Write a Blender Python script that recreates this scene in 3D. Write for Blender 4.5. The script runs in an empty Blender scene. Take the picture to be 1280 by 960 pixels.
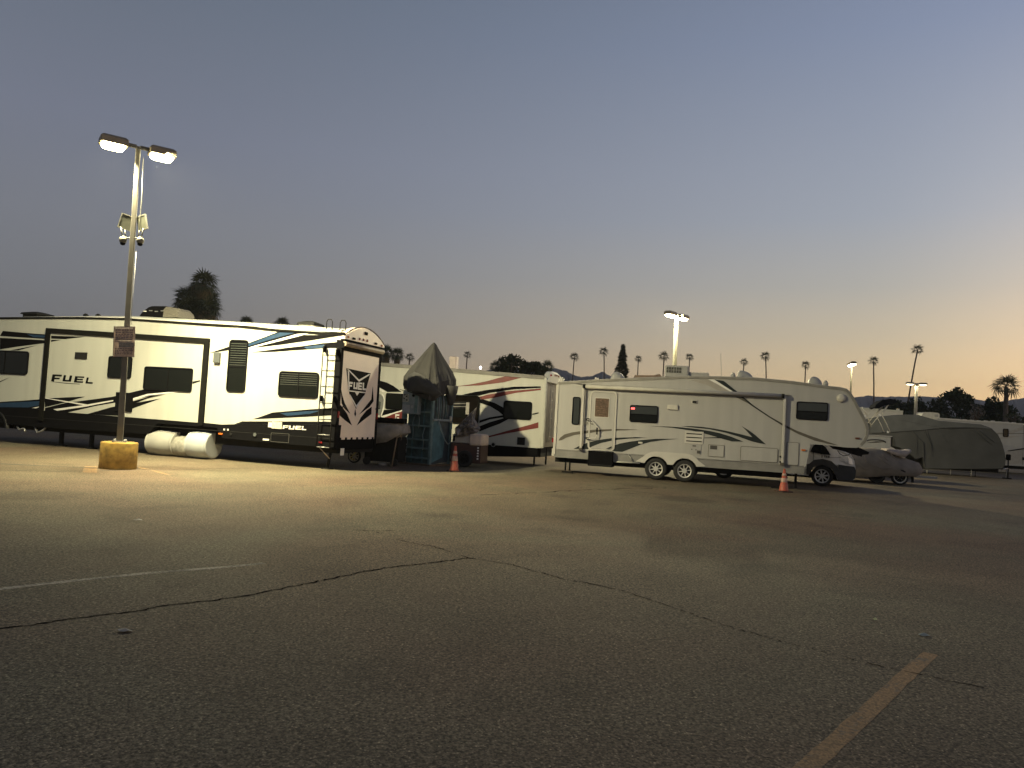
import bpy, bmesh, math, random
from mathutils import Matrix, Vector
R = math.radians
PI = math.pi
scene = bpy.context.scene
col = scene.collection

# ------------------------------------------------------------------ camera
cd = bpy.data.cameras.new("camera")
camera = bpy.data.objects.new("camera", cd)
col.objects.link(camera)
cd.lens = 36 * 950 / 1280
cd.sensor_width = 36
cd.clip_start = 0.1
cd.clip_end = 20000
camera.location = (0, 0, 1.7)
camera.rotation_euler = (Matrix.Rotation(R(92.6), 4, 'X') @ Matrix.Rotation(R(3.3), 4, 'Z')).to_euler()
scene.camera = camera
scene.view_settings.view_transform = 'Standard'
scene.view_settings.look = 'None'
scene.view_settings.exposure = 0
scene.view_settings.gamma = 1

# ------------------------------------------------------------------ dusk sky
world = bpy.data.worlds.new("World")
scene.world = world
world.use_nodes = True
wt = world.node_tree
bg = wt.nodes['Background']
bg.inputs['Strength'].default_value = 1.0
def wn(t, **k):
    n = wt.nodes.new(t)
    for a, b in k.items(): setattr(n, a, b)
    return n
SUNAZ = R(80)
tc = wn('ShaderNodeTexCoord')
nrm = wn('ShaderNodeVectorMath', operation='NORMALIZE')
wt.links.new(tc.outputs['Generated'], nrm.inputs[0])
sep = wn('ShaderNodeSeparateXYZ')
wt.links.new(nrm.outputs[0], sep.inputs[0])
flat = wn('ShaderNodeVectorMath', operation='MULTIPLY')
flat.inputs[1].default_value = (1, 1, 0)
wt.links.new(nrm.outputs[0], flat.inputs[0])
fn = wn('ShaderNodeVectorMath', operation='NORMALIZE')
wt.links.new(flat.outputs[0], fn.inputs[0])
dt = wn('ShaderNodeVectorMath', operation='DOT_PRODUCT')
dt.inputs[1].default_value = (math.sin(SUNAZ), math.cos(SUNAZ), 0)
wt.links.new(fn.outputs[0], dt.inputs[0])
mr = wn('ShaderNodeMapRange')
mr.inputs['From Min'].default_value = -0.41
mr.inputs['From Max'].default_value = 0.69
wt.links.new(dt.outputs['Value'], mr.inputs['Value'])
pw = wn('ShaderNodeMath', operation='POWER')
pw.inputs[1].default_value = 1.6
wt.links.new(mr.outputs[0], pw.inputs[0])
def ramp(stops):
    n = wn('ShaderNodeValToRGB')
    cr = n.color_ramp
    while len(cr.elements) < len(stops): cr.elements.new(0.5)
    for e, (p, c) in zip(cr.elements, stops):
        e.position = p; e.color = (*c, 1)
    wt.links.new(sep.outputs['Z'], n.inputs[0])
    return n
west = ramp([(0, (1.26, .82, .36)), (.045, (1.22, .84, .40)), (.075, (1.08, .81, .44)), (.12, (.79, .66, .45)), (.18, (.56, .535, .475)),
             (.26, (.415, .45, .51)), (.45, (.258, .308, .435)), (.7, (.12, .155, .25)), (1, (.045, .06, .10))])
east = ramp([(0, (.19, .185, .175)), (.07, (.20, .20, .20)), (.12, (.20, .207, .222)), (.2, (.20, .213, .248)),
             (.31, (.182, .202, .262)), (.48, (.130, .160, .210)), (.7, (.06, .075, .115)), (1, (.045, .06, .10))])
glow = ramp([(0, (2.0, 1.05, .42)), (.05, (2.0, 1.15, .52)), (.12, (1.6, 1.08, .64)), (.2, (1.05, .85, .66)), (.3, (.62, .60, .62)), (.45, (.30, .34, .46)), (.7, (.12, .155, .25)), (1, (.045, .06, .10))])
mx = wn('ShaderNodeMix', data_type='RGBA')
wt.links.new(pw.outputs[0], mx.inputs[0])
wt.links.new(east.outputs[0], mx.inputs[6])
wt.links.new(west.outputs[0], mx.inputs[7])
mr3 = wn('ShaderNodeMapRange', interpolation_type='SMOOTHSTEP')
mr3.inputs['From Min'].default_value = 0.55
mr3.inputs['From Max'].default_value = 1.0
wt.links.new(dt.outputs['Value'], mr3.inputs['Value'])
mx2 = wn('ShaderNodeMix', data_type='RGBA')
wt.links.new(mr3.outputs[0], mx2.inputs[0])
wt.links.new(mx.outputs[2], mx2.inputs[6])
wt.links.new(glow.outputs[0], mx2.inputs[7])
wt.links.new(mx2.outputs[2], bg.inputs['Color'])

# ------------------------------------------------------------------ helpers
def tag(o, label=None, cat=None, group=None, kind=None):
    if label: o['label'] = label
    if cat: o['category'] = cat
    if group: o['group'] = group
    if kind: o['kind'] = kind
    return o

def thing(name, label, cat, loc, ang=0, group=None, tilt=0):
    o = bpy.data.objects.new(name, None)
    o.empty_display_size = .2
    col.objects.link(o)
    o.location = loc
    o.rotation_euler = (0, R(-tilt), R(ang))
    return tag(o, label, cat, group)

_m = {}
def mat(name, c, rough=.6, metal=0, nz=.12, sc=6., bump=0., bsc=60., spec=.5, coat=0, trans=0, streak=False, fine=0.):
    if name in _m: return _m[name]
    m = bpy.data.materials.new(name)
    _m[name] = m
    m.use_nodes = True
    t = m.node_tree
    p = t.nodes['Principled BSDF']
    p.inputs['Base Color'].default_value = (*c, 1)
    p.inputs['Roughness'].default_value = rough
    p.inputs['Metallic'].default_value = metal
    p.inputs['Specular IOR Level'].default_value = spec
    p.inputs['Coat Weight'].default_value = coat
    co = t.nodes.new('ShaderNodeTexCoord')
    if nz:
        n = t.nodes.new('ShaderNodeTexNoise')
        n.inputs['Scale'].default_value = sc
        n.inputs['Detail'].default_value = 6
        src = co.outputs['Object']
        if streak:
            mp = t.nodes.new('ShaderNodeMapping')
            mp.inputs['Scale'].default_value = (3, 3, .25)
            t.links.new(src, mp.inputs[0]); src = mp.outputs[0]
        t.links.new(src, n.inputs['Vector'])
        mrn = t.nodes.new('ShaderNodeMapRange')
        mrn.inputs['From Min'].default_value = .3; mrn.inputs['From Max'].default_value = .7
        mrn.inputs['To Min'].default_value = 1 - nz; mrn.inputs['To Max'].default_value = 1 + nz
        t.links.new(n.outputs['Fac'], mrn.inputs['Value'])
        mm = t.nodes.new('ShaderNodeVectorMath'); mm.operation = 'SCALE'
        mm.inputs[0].default_value = c
        t.links.new(mrn.outputs[0], mm.inputs['Scale'])
        t.links.new(mm.outputs[0], p.inputs['Base Color'])
        mr2 = t.nodes.new('ShaderNodeMapRange')
        mr2.inputs['To Min'].default_value = max(0, rough - .1); mr2.inputs['To Max'].default_value = min(1, rough + .12)
        t.links.new(n.outputs['Fac'], mr2.inputs['Value'])
        t.links.new(mr2.outputs[0], p.inputs['Roughness'])
    if bump:
        n2 = t.nodes.new('ShaderNodeTexNoise')
        n2.inputs['Scale'].default_value = bsc; n2.inputs['Detail'].default_value = 5
        t.links.new(co.outputs['Object'], n2.inputs['Vector'])
        b = t.nodes.new('ShaderNodeBump')
        b.inputs['Strength'].default_value = bump; b.inputs['Distance'].default_value = .02
        t.links.new(n2.outputs['Fac'], b.inputs['Height'])
        t.links.new(b.outputs[0], p.inputs['Normal'])
    return m

def emit(name, c, s):
    if name in _m: return _m[name]
    m = bpy.data.materials.new(name); _m[name] = m
    m.use_nodes = True
    p = m.node_tree.nodes['Principled BSDF']
    p.inputs['Base Color'].default_value = (*c, 1)
    p.inputs['Emission Color'].default_value = (*c, 1)
    p.inputs['Emission Strength'].default_value = s
    return m

def link(name, me, m, parent):
    if m is not None: me.materials.append(m)
    o = bpy.data.objects.new(name, me)
    col.objects.link(o)
    if parent is not None: o.parent = parent
    return o

class MB:
    """collects shapes, links them as one mesh object"""
    def __init__(s): s.v = []; s.f = []; s.sm = []
    def add(s, vs, fs, smooth=False):
        k = len(s.v)
        s.v += [tuple(p) for p in vs]
        s.f += [tuple(i + k for i in f) for f in fs]
        s.sm += [smooth] * len(fs)
        return s
    def box(s, x0, x1, y0, y1, z0, z1, M=None):
        vs = [Vector((x, y, z)) for x in (x0, x1) for y in (y0, y1) for z in (z0, z1)]
        if M is not None: vs = [M @ v for v in vs]
        return s.add(vs, [(0, 1, 3, 2), (4, 6, 7, 5), (0, 4, 5, 1), (2, 3, 7, 6), (0, 2, 6, 4), (1, 5, 7, 3)])
    def cbox(s, c, d, M=None):
        T = Matrix.Translation(c) @ (M.to_4x4() if M is not None else Matrix.Identity(4))
        return s.box(-d[0] / 2, d[0] / 2, -d[1] / 2, d[1] / 2, -d[2] / 2, d[2] / 2, T)
    def prism(s, poly, y0, y1):            # polygon in x,z pushed along y
        n = len(poly)
        vs = [(a, y0, b) for a, b in poly] + [(a, y1, b) for a, b in poly]
        return s.add(vs, [tuple(range(n)), tuple(range(2 * n - 1, n - 1, -1))] + [(i, (i + 1) % n, n + (i + 1) % n, n + i) for i in range(n)])
    def xprism(s, poly, x0, x1):           # polygon in y,z pushed along x
        n = len(poly)
        vs = [(x0, a, b) for a, b in poly] + [(x1, a, b) for a, b in poly]
        return s.add(vs, [tuple(range(n)), tuple(range(2 * n - 1, n - 1, -1))] + [(i, (i + 1) % n, n + (i + 1) % n, n + i) for i in range(n)])
    def zprism(s, poly, z0, z1):
        n = len(poly)
        vs = [(a, b, z0) for a, b in poly] + [(a, b, z1) for a, b in poly]
        return s.add(vs, [tuple(range(n)), tuple(range(2 * n - 1, n - 1, -1))] + [(i, (i + 1) % n, n + (i + 1) % n, n + i) for i in range(n)])
    def tube(s, pts, r, n=8, cap=True, closed=False):
        pts = [Vector(p) for p in pts]
        rs = r if isinstance(r, (list, tuple)) else [r] * len(pts)
        vs = []; up = Vector((0, 0, 1))
        prev = None
        for i, p in enumerate(pts):
            a = pts[max(i - 1, 0)]; b = pts[min(i + 1, len(pts) - 1)]
            d = (b - a).normalized()
            if prev is None:
                u = d.cross(up if abs(d.z) < .95 else Vector((1, 0, 0))).normalized()
            else:
                u = (prev - d * prev.dot(d)).normalized()
            prev = u; w = d.cross(u)
            for k in range(n):
                t = 2 * PI * k / n
                vs.append(p + (u * math.cos(t) + w * math.sin(t)) * rs[i])
        fs = []
        for i in range(len(pts) - 1):
            for k in range(n):
                fs.append((i * n + k, i * n + (k + 1) % n, (i + 1) * n + (k + 1) % n, (i + 1) * n + k))
        s.add(vs, fs, True)
        if cap:
            k = len(s.v) - len(vs)
            s.f += [tuple(k + j for j in range(n))[::-1], tuple(k + len(vs) - n + j for j in range(n))]
            s.sm += [False, False]
        return s
    def lathe(s, prof, n=20, c=(0, 0, 0), axis='Z', smooth=True, cap=True):   # prof: (r, h)
        vs = []
        for r, h in prof:
            for k in range(n):
                t = 2 * PI * k / n
                a, b = r * math.cos(t), r * math.sin(t)
                p = (a, b, h) if axis == 'Z' else ((a, h, b) if axis == 'Y' else (h, a, b))
                vs.append((p[0] + c[0], p[1] + c[1], p[2] + c[2]))
        fs = []
        for i in range(len(prof) - 1):
            for k in range(n):
                fs.append((i * n + k, i * n + (k + 1) % n, (i + 1) * n + (k + 1) % n, (i + 1) * n + k))
        s.add(vs, fs, smooth)
        if not cap: return s
        k = len(s.v) - len(vs)
        s.f += [tuple(k + j for j in range(n))[::-1], tuple(k + len(vs) - n + j for j in range(n))]
        s.sm += [False, False]
        return s
    def loft(s, secs, smooth=True, cap=True, closed=True):
        n = len(secs[0]); vs = [p for q in secs for p in q]; fs = []
        for i in range(len(secs) - 1):
            for k in range(n if closed else n - 1):
                fs.append((i * n + k, i * n + (k + 1) % n, (i + 1) * n + (k + 1) % n, (i + 1) * n + k))
        s.add(vs, fs, smooth)
        if cap:
            k = len(s.v) - len(vs)
            s.f += [tuple(k + j for j in range(n))[::-1], tuple(k + len(vs) - n + j for j in range(n))]
            s.sm += [False, False]
        return s
    def build(s, name, m, parent=None, bev=0, seg=2, recalc=True, autosmooth=False):
        me = bpy.data.meshes.new(name)
        me.from_pydata(s.v, [], s.f)
        for p, q in zip(me.polygons, s.sm): p.use_smooth = q
        if recalc or bev:
            bm = bmesh.new(); bm.from_mesh(me)
            if bev:
                ed = [e for e in bm.edges if len(e.link_faces) == 2 and e.calc_face_angle(0) > .6]
                bmesh.ops.bevel(bm, geom=ed, offset=bev, segments=seg, affect='EDGES', profile=.5)
            bmesh.ops.recalc_face_normals(bm, faces=bm.faces)
            bm.to_mesh(me); bm.free()
        me.update()
        return link(name, me, m, parent)

def rr(x0, x1, z0, z1, r=.06, n=4):       # rounded rectangle outline
    pts = []
    for cx, cz, a0 in ((x1 - r, z1 - r, 0), (x0 + r, z1 - r, 90), (x0 + r, z0 + r, 180), (x1 - r, z0 + r, 270)):
        for k in range(n + 1):
            a = R(a0 + 90 * k / n)
            pts.append((cx + r * math.cos(a), cz + r * math.sin(a)))
    return pts

def ring_prism(mb, outer, inner, y0, y1):
    n = len(outer)
    vs = [(a, y0, b) for a, b in outer] + [(a, y0, b) for a, b in inner] + [(a, y1, b) for a, b in outer] + [(a, y1, b) for a, b in inner]
    fs = []
    for i in range(n):
        j = (i + 1) % n
        fs += [(i, j, n + j, n + i), (2 * n + i, 3 * n + i, 3 * n + j, 2 * n + j), (i, 2 * n + i, 2 * n + j, j), (n + i, n + j, 3 * n + j, 3 * n + i)]
    return mb.add(vs, fs)

def decal(parent, poly, m, y=-.004, name='stripe', t=.003):
    """thin vinyl graphic on the side wall"""
    return MB().prism(poly, y - t, y).build(name, m, parent)

def window(parent, b, fm, pm, r=.08, fr=.035, y=0, mull=None, name='window', slats=0, sm=None, split_h=None):
    x0, x1, z0, z1 = b
    r = min(r, (x1 - x0) / 3)
    f = ring_prism(MB(), rr(x0, x1, z0, z1, r), rr(x0 + fr, x1 - fr, z0 + fr, z1 - fr, max(r - fr, .01)), y - .03, y + .02).build(name, fm, parent)
    MB().prism(rr(x0 + fr * .9, x1 - fr * .9, z0 + fr * .9, z1 - fr * .9, max(r - fr, .01)), y - .010, y + .012).build('pane', pm, f)
    if mull is not None:
        for q in mull:
            xm = x0 + (x1 - x0) * q
            MB().box(xm - .012, xm + .012, y - .022, y - .008, z0 + fr, z1 - fr).build('mullion', fm, f)
    if split_h is not None:
        zm = z0 + (z1 - z0) * split_h
        MB().box(x0 + fr, x1 - fr, y - .024, y - .008, zm - .014, zm + .014).build('mullion', fm, f)
    if slats:
        for k in range(slats):
            z = z0 + (z1 - z0) * (.45 + .5 * (k + .5) / slats)
            MB().box(x0 + fr * 1.3, x1 - fr * 1.3, y - .016, y - .009, z - .008, z + .004).build('blind_slat', sm, f)
    return f

def wheel(parent, x, y, z, r, w=.24, rim=None, spokes=8, tm=None, rm=None, dark=None, hub=.3, solid=False, rr_=.62, sw=.12):
    """y is the outer face; the wheel goes back w"""
    t = MB()
    t.lathe([(r * rr_, 0), (r * .80, -.012), (r * .93, .0), (r, .04), (r, w - .04), (r * .93, w), (r * rr_, w)], 28, (x, y, z), 'Y', cap=False)
    o = t.build('wheel', tm, parent)
    q = MB()
    R0 = r * rr_
    # rim barrel lip
    vs = []
    for rad, h in ((R0, -.004), (R0 * .9, .0), (R0 * .84, .05)):
        for k in range(28):
            a = 2 * PI * k / 28
            vs.append((x + rad * math.cos(a), y + h, z + rad * math.sin(a)))
    q.add(vs, [(i * 28 + k, i * 28 + (k + 1) % 28, (i + 1) * 28 + (k + 1) % 28, (i + 1) * 28 + k) for i in range(2) for k in range(28)], True)
    for k in range(spokes):
        a = 2 * PI * k / spokes + .2
        M = Matrix.Translation((x, y + .02, z)) @ Matrix.Rotation(-a, 4, 'Y')
        q.box(R0 * hub * .7, R0 * .9, 0, .04, -R0 * sw, R0 * sw, M)
    q.lathe([(R0 * hub, -.01), (R0 * hub * 1.1, .05)], 14, (x, y, z), 'Y')
    q.build('rim', rm, o)
    MB().lathe([(R0 * .95, .055), (R0 * .95, .08)], 20, (x, y, z), 'Y').build('brake_drum', dark, o)
    return o

# ------------------------------------------------------------------ materials
siding = mat('white_siding', (.48, .49, .44), .5, nz=.05, sc=1.2, streak=True)
siding2 = mat('offwhite_siding', (.372, .364, .352), .5, nz=.06, sc=1.4, streak=True)
siding3 = mat('cream_siding', (.50, .50, .45), .45, nz=.06, sc=1.2, streak=True)
pinkish = mat('ramp_door_panel', (.86, .75, .64), .45, nz=.06, sc=1.5)
capw = mat('white_cap', (.50, .485, .45), .4, nz=.08, sc=2)
black = mat('black_vinyl', (.006, .006, .007), .8, nz=.15, spec=.05)
blackp = mat('black_plastic', (.016, .016, .016), .7, nz=.2, bump=.1, spec=.15)
frameblack = mat('slide_trim', (.010, .010, .009), .85, nz=.15, spec=.04)
blue = mat('blue_vinyl', (.014, .040, .085), .4, nz=.2, sc=9)
wline = mat('white_vinyl', (.72, .71, .68), .4, nz=.05)
red = mat('red_vinyl', (.15, .012, .010), .4, nz=.15, sc=4)
teal_dk = mat('slate_vinyl', (.022, .027, .029), .6, nz=.15, spec=.15)
taupe = mat('taupe_vinyl', (.105, .095, .08), .55, nz=.12, spec=.2)
taupe_l = mat('light_taupe_vinyl', (.33, .31, .28), .45, nz=.1)
greyskirt = mat('grey_skirt', (.21, .205, .195), .5, nz=.12, sc=3)
roofgrey = mat('grey_roof_trim', (.22, .21, .19), .6, nz=.2, sc=3)
roofwhite = mat('roof_membrane', (.62, .61, .57), .6, nz=.12, sc=2)
glass = mat('dark_glass', (.006, .007, .006), .12, nz=0, spec=.35)
glass2 = mat('grey_glass', (.035, .04, .04), .12, nz=0, spec=.6)
steel = mat('galvanised_steel', (.34, .34, .33), .45, .6, nz=.2, sc=12)
chrome = mat('polished_wheel', (.60, .60, .58), .4, .2, nz=.1)
wheelw = mat('white_wheel', (.5, .49, .47), .45, .2, nz=.1)
rubber = mat('tyre_rubber', (.014, .014, .014), .8, nz=.3, bump=.3)
dark = mat('dark_metal', (.014, .014, .014), .75, nz=.3, spec=.15)
lightplastic = mat('light_plastic', (.50, .48, .43), .5, nz=.08)
tarp = mat('tarp_grey', (.042, .041, .040), .85, nz=.22, sc=3, bump=.25, bsc=14)
tarpdk = mat('tarp_dark', (.055, .055, .055), .75, nz=.25, sc=3, bump=.25, bsc=14)
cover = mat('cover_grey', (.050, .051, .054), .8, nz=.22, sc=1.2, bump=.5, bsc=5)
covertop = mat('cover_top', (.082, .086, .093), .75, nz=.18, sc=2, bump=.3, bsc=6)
boatcover = mat('boat_cover', (.215, .19, .162), .85, nz=.2, sc=2.5, bump=.9, bsc=4, spec=.1)
teal = mat('teal_paint', (.12, .19, .20), .5, .1, nz=.3, sc=5, bump=.15)
teal2 = mat('teal_panel', (.075, .16, .19), .5, .1, nz=.3, sc=4)
cabgrey = mat('cabinet_grey', (.21, .25, .27), .5, .1, nz=.15, sc=8)
conered = mat('cone_orange', (.38, .085, .05), .5, nz=.25, sc=20)
conewhite = mat('cone_collar', (.42, .30, .25), .5, nz=.25, sc=20)
lampyellow = mat('yellow_concrete', (.34, .215, .045), .85, nz=.42, sc=7, bump=.3)
polem = mat('pole_paint', (.10, .095, .08), .55, .1, nz=.15, sc=4)
redlens = mat('red_lens', (.22, .012, .015), .25, nz=0)
orangelens = mat('orange_lens', (.5, .13, .02), .25, nz=0)
signm = mat('sign_board', (.36, .27, .22), .5, nz=.45, sc=7)
signtext = mat('sign_print', (.05, .035, .05), .6, nz=.3)
whitetyre = mat('tyre_cover_white', (.34, .34, .31), .5, nz=.08, sc=3)
acgrey = mat('air_unit_grey', (.30, .295, .28), .55, nz=.1)
wood = mat('weathered_wood', (.22, .16, .10), .7, nz=.25, sc=12)
yellowp = mat('yellow_strap', (.5, .38, .06), .5, nz=.15)
maroon = mat('maroon_panel', (.045, .016, .014), .45, nz=.2)

# ------------------------------------------------------------------ ground
def asphalt_mat():
    m = bpy.data.materials.new('asphalt'); m.use_nodes = True
    t = m.node_tree; p = t.nodes['Principled BSDF']; L = t.links.new
    co = t.nodes.new('ShaderNodeTexCoord')
    def noise(s, d=4, dist=0):
        n = t.nodes.new('ShaderNodeTexNoise'); n.inputs['Scale'].default_value = s; n.inputs['Detail'].default_value = d
        n.inputs['Distortion'].default_value = dist
        L(co.outputs['Object'], n.inputs['Vector']); return n.outputs['Fac']
    def mapr(v, a, b, c, d):
        n = t.nodes.new('ShaderNodeMapRange'); n.inputs[1].default_value = a; n.inputs[2].default_value = b
        n.inputs[3].default_value = c; n.inputs[4].default_value = d; L(v, n.inputs[0]); return n.outputs[0]
    def mul(a, b):
        n = t.nodes.new('ShaderNodeMath'); n.operation = 'MULTIPLY'; L(a, n.inputs[0])
        if isinstance(b, float): n.inputs[1].default_value = b
        else: L(b, n.inputs[1])
        return n.outputs[0]
    def add(a, b):
        n = t.nodes.new('ShaderNodeMath'); n.operation = 'ADD'; L(a, n.inputs[0]); L(b, n.inputs[1]); return n.outputs[0]
    big = mapr(noise(.13, 5, .6), .3, .7, .86, 1.14)
    mid = mapr(noise(.9, 6, .4), .3, .7, .88, 1.12)
    fine = mapr(noise(38, 4), .3, .7, .35, 1.6)
    vo = t.nodes.new('ShaderNodeTexVoronoi'); vo.inputs['Scale'].default_value = 78
    L(co.outputs['Object'], vo.inputs['Vector'])
    sp = t.nodes.new('ShaderNodeSeparateColor'); L(vo.outputs['Color'], sp.inputs[0])
    stone = mapr(sp.outputs[0], .84, 1.0, 0, 3.4)
    cell = mapr(sp.outputs[1], 0, 1, .40, 1.45)
    inside = mapr(vo.outputs['Distance'], .30, .55, 1, .0)
    k = mul(mul(mul(big, mid), fine), cell)
    k = mul(k, add(mapr(mul(stone, inside), 0, 1, .85, 1.75), mapr(noise(3.2, 3), 0, 1, -.06, .06)))
    # blotches of old oil, each cell its own size
    v2 = t.nodes.new('ShaderNodeTexVoronoi'); v2.inputs['Scale'].default_value = .42
    dn = t.nodes.new('ShaderNodeTexNoise'); dn.inputs['Scale'].default_value = 3.5; dn.inputs['Detail'].default_value = 5
    L(co.outputs['Object'], dn.inputs['Vector'])
    dm = t.nodes.new('ShaderNodeVectorMath'); dm.operation = 'SCALE'; dm.inputs['Scale'].default_value = .9
    L(dn.outputs['Color'], dm.inputs[0])
    da = t.nodes.new('ShaderNodeVectorMath'); da.operation = 'ADD'
    L(co.outputs['Object'], da.inputs[0]); L(dm.outputs[0], da.inputs[1]); L(da.outputs[0], v2.inputs['Vector'])
    s2 = t.nodes.new('ShaderNodeSeparateColor'); L(v2.outputs['Color'], s2.inputs[0])
    th = mapr(s2.outputs[0], .55, 1, 0.0, .22)
    sb_ = t.nodes.new('ShaderNodeMath'); sb_.operation = 'SUBTRACT'; L(v2.outputs['Distance'], sb_.inputs[0]); L(th, sb_.inputs[1])
    k = mul(k, mapr(sb_.outputs[0], -.02, .16, .66, 1.0))
    # worn dark patches and oil drips with their own outline
    pat = mapr(noise(.35, 2, 1.5), .60, .68, 1.0, .80)
    k = mul(k, pat)
    sc_ = t.nodes.new('ShaderNodeVectorMath'); sc_.operation = 'SCALE'
    mixc = t.nodes.new('ShaderNodeMix'); mixc.data_type = 'RGBA'
    mixc.inputs[6].default_value = (.154, .134, .088, 1); mixc.inputs[7].default_value = (.150, .106, .070, 1)
    L(mapr(noise(.22, 5, .8), .35, .65, 0, 1), mixc.inputs[0]); L(mixc.outputs[2], sc_.inputs[0]); L(k, sc_.inputs['Scale'])
    L(sc_.outputs[0], p.inputs['Base Color'])
    p.inputs['Roughness'].default_value = .85
    p.inputs['Specular IOR Level'].default_value = .3
    b = t.nodes.new('ShaderNodeBump'); b.inputs['Strength'].default_value = .55; b.inputs['Distance'].default_value = .006
    L(add(mul(vo.outputs['Distance'], -1.0), fine), b.inputs['Height'])
    b2 = t.nodes.new('ShaderNodeBump'); b2.inputs['Strength'].default_value = .35; b2.inputs['Distance'].default_value = .05
    L(noise(1.6, 3), b2.inputs['Height']); L(b2.outputs[0], b.inputs['Normal'])
    L(b.outputs[0], p.inputs['Normal'])
    return m
asphalt = asphalt_mat()
S_ = 9000
g = MB().add([(-S_, -S_, -.02), (S_, -S_, -.02), (S_, S_, -.02), (-S_, S_, -.02)], [(0, 1, 2, 3)])
tag(g.build('ground', mat('dry_ground', (.10, .085, .06), .9, nz=.3, sc=.02), None, recalc=False), kind='structure')
# parking lot: one gently uneven sheet
bmv = []; bmf = []
nx, ny = 90, 70
random.seed(4)
def lot_z(x, y): return .0
X0, X1, Y0, Y1 = -75, 110, -30, 125
for j in range(ny + 1):
    for i in range(nx + 1):
        bmv.append((X0 + (X1 - X0) * i / nx, Y0 + (Y1 - Y0) * j / ny, 0))
for j in range(ny):
    for i in range(nx):
        a = j * (nx + 1) + i
        bmf.append((a, a + 1, a + nx + 2, a + nx + 1))
lot = MB().add(bmv, bmf).build('parking_lot', asphalt, None, recalc=False)
tag(lot, kind='structure')

crackm = mat('crack_fill', (.008, .007, .006), 1.0, nz=.4, sc=30, spec=0)
def ribbon(name, pts, w, m, z=.0035, jit=0, sub=0, seed=1, kind='structure', taper=False, frac=0):
    rnd = random.Random(seed)
    P = [Vector((a, b, 0)) for a, b in pts]
    if sub:
        Q = []
        for a, b in zip(P, P[1:]):
            n = max(1, int((b - a).length / sub))
            for k in range(n): Q.append(a.lerp(b, k / n))
        Q.append(P[-1]); P = Q
        off = 0
        for i in range(1, len(P) - 1):
            d = (P[i + 1] - P[i - 1]).normalized(); nn = Vector((-d.y, d.x, 0))
            off = off * .35 + rnd.uniform(-jit, jit)
            P[i] = P[i] + nn * off
    vs = []
    for i, q in enumerate(P):
        d = (P[min(i + 1, len(P) - 1)] - P[max(i - 1, 0)]).normalized(); nn = Vector((-d.y, d.x, 0))
        ww = w * (rnd.uniform(.35, 1.4) if jit > .01 else rnd.uniform(.93, 1.05) if jit else 1)
        if taper: ww *= max(.1, 1 - i / (len(P) - 1))
        vs += [(q.x + nn.x * ww / 2, q.y + nn.y * ww / 2, z), (q.x - nn.x * ww / 2, q.y - nn.y * ww / 2, z)]
    fs = [(2 * i, 2 * i + 1, 2 * i + 3, 2 * i + 2) for i in range(len(P) - 1) if not frac or rnd.random() > frac]
    o = MB().add(vs, fs).build(name, m, None, recalc=False)
    return tag(o, kind=kind)
ribbon('crack', [[-3.621,5.367],[-3.534,5.486],[-3.391,5.621],[-3.175,5.858],[-2.899,6.099],[-2.768,6.296],[-2.478,6.556],[-2.177,6.881],[-1.88,7.37],[-1.598,7.837],[-1.274,8.347],[-0.878,8.694],[-0.407,9.212]], .022, crackm, jit=.018, sub=.04, seed=3, frac=.03)
ribbon('crack', [[-0.407,9.212],[0.121,8.945],[0.643,8.355],[1.044,8.065],[1.269,7.881]], .016, crackm, jit=.018, sub=.05, seed=5, frac=.12)
ribbon('crack', [[1.269,7.881],[1.695,7.213],[1.952,6.781],[2.273,6.383],[2.632,6.054],[2.909,5.785],[3.133,5.646],[3.231,5.56],[3.439,5.431]], .012, crackm, jit=.014, sub=.04, seed=6, frac=.3)
ribbon('crack', [[-0.407,9.212],[-0.908,9.869],[-1.362,10.154],[-1.789,10.771],[-2.145,10.861]], .016, crackm, jit=.02, sub=.05, seed=7, frac=.25)
ribbon('crack', [[-2.138,10.825],[-1.695,10.883],[-1.446,11.137]], .022, crackm, jit=.02, sub=.06, seed=8, frac=.2)
ribbon('crack', [[-0.555,16.602],[0.707,17.879],[2.206,19.602],[4.692,21.617]], .05, crackm, jit=.06, sub=.2, seed=10, frac=.2)

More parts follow.
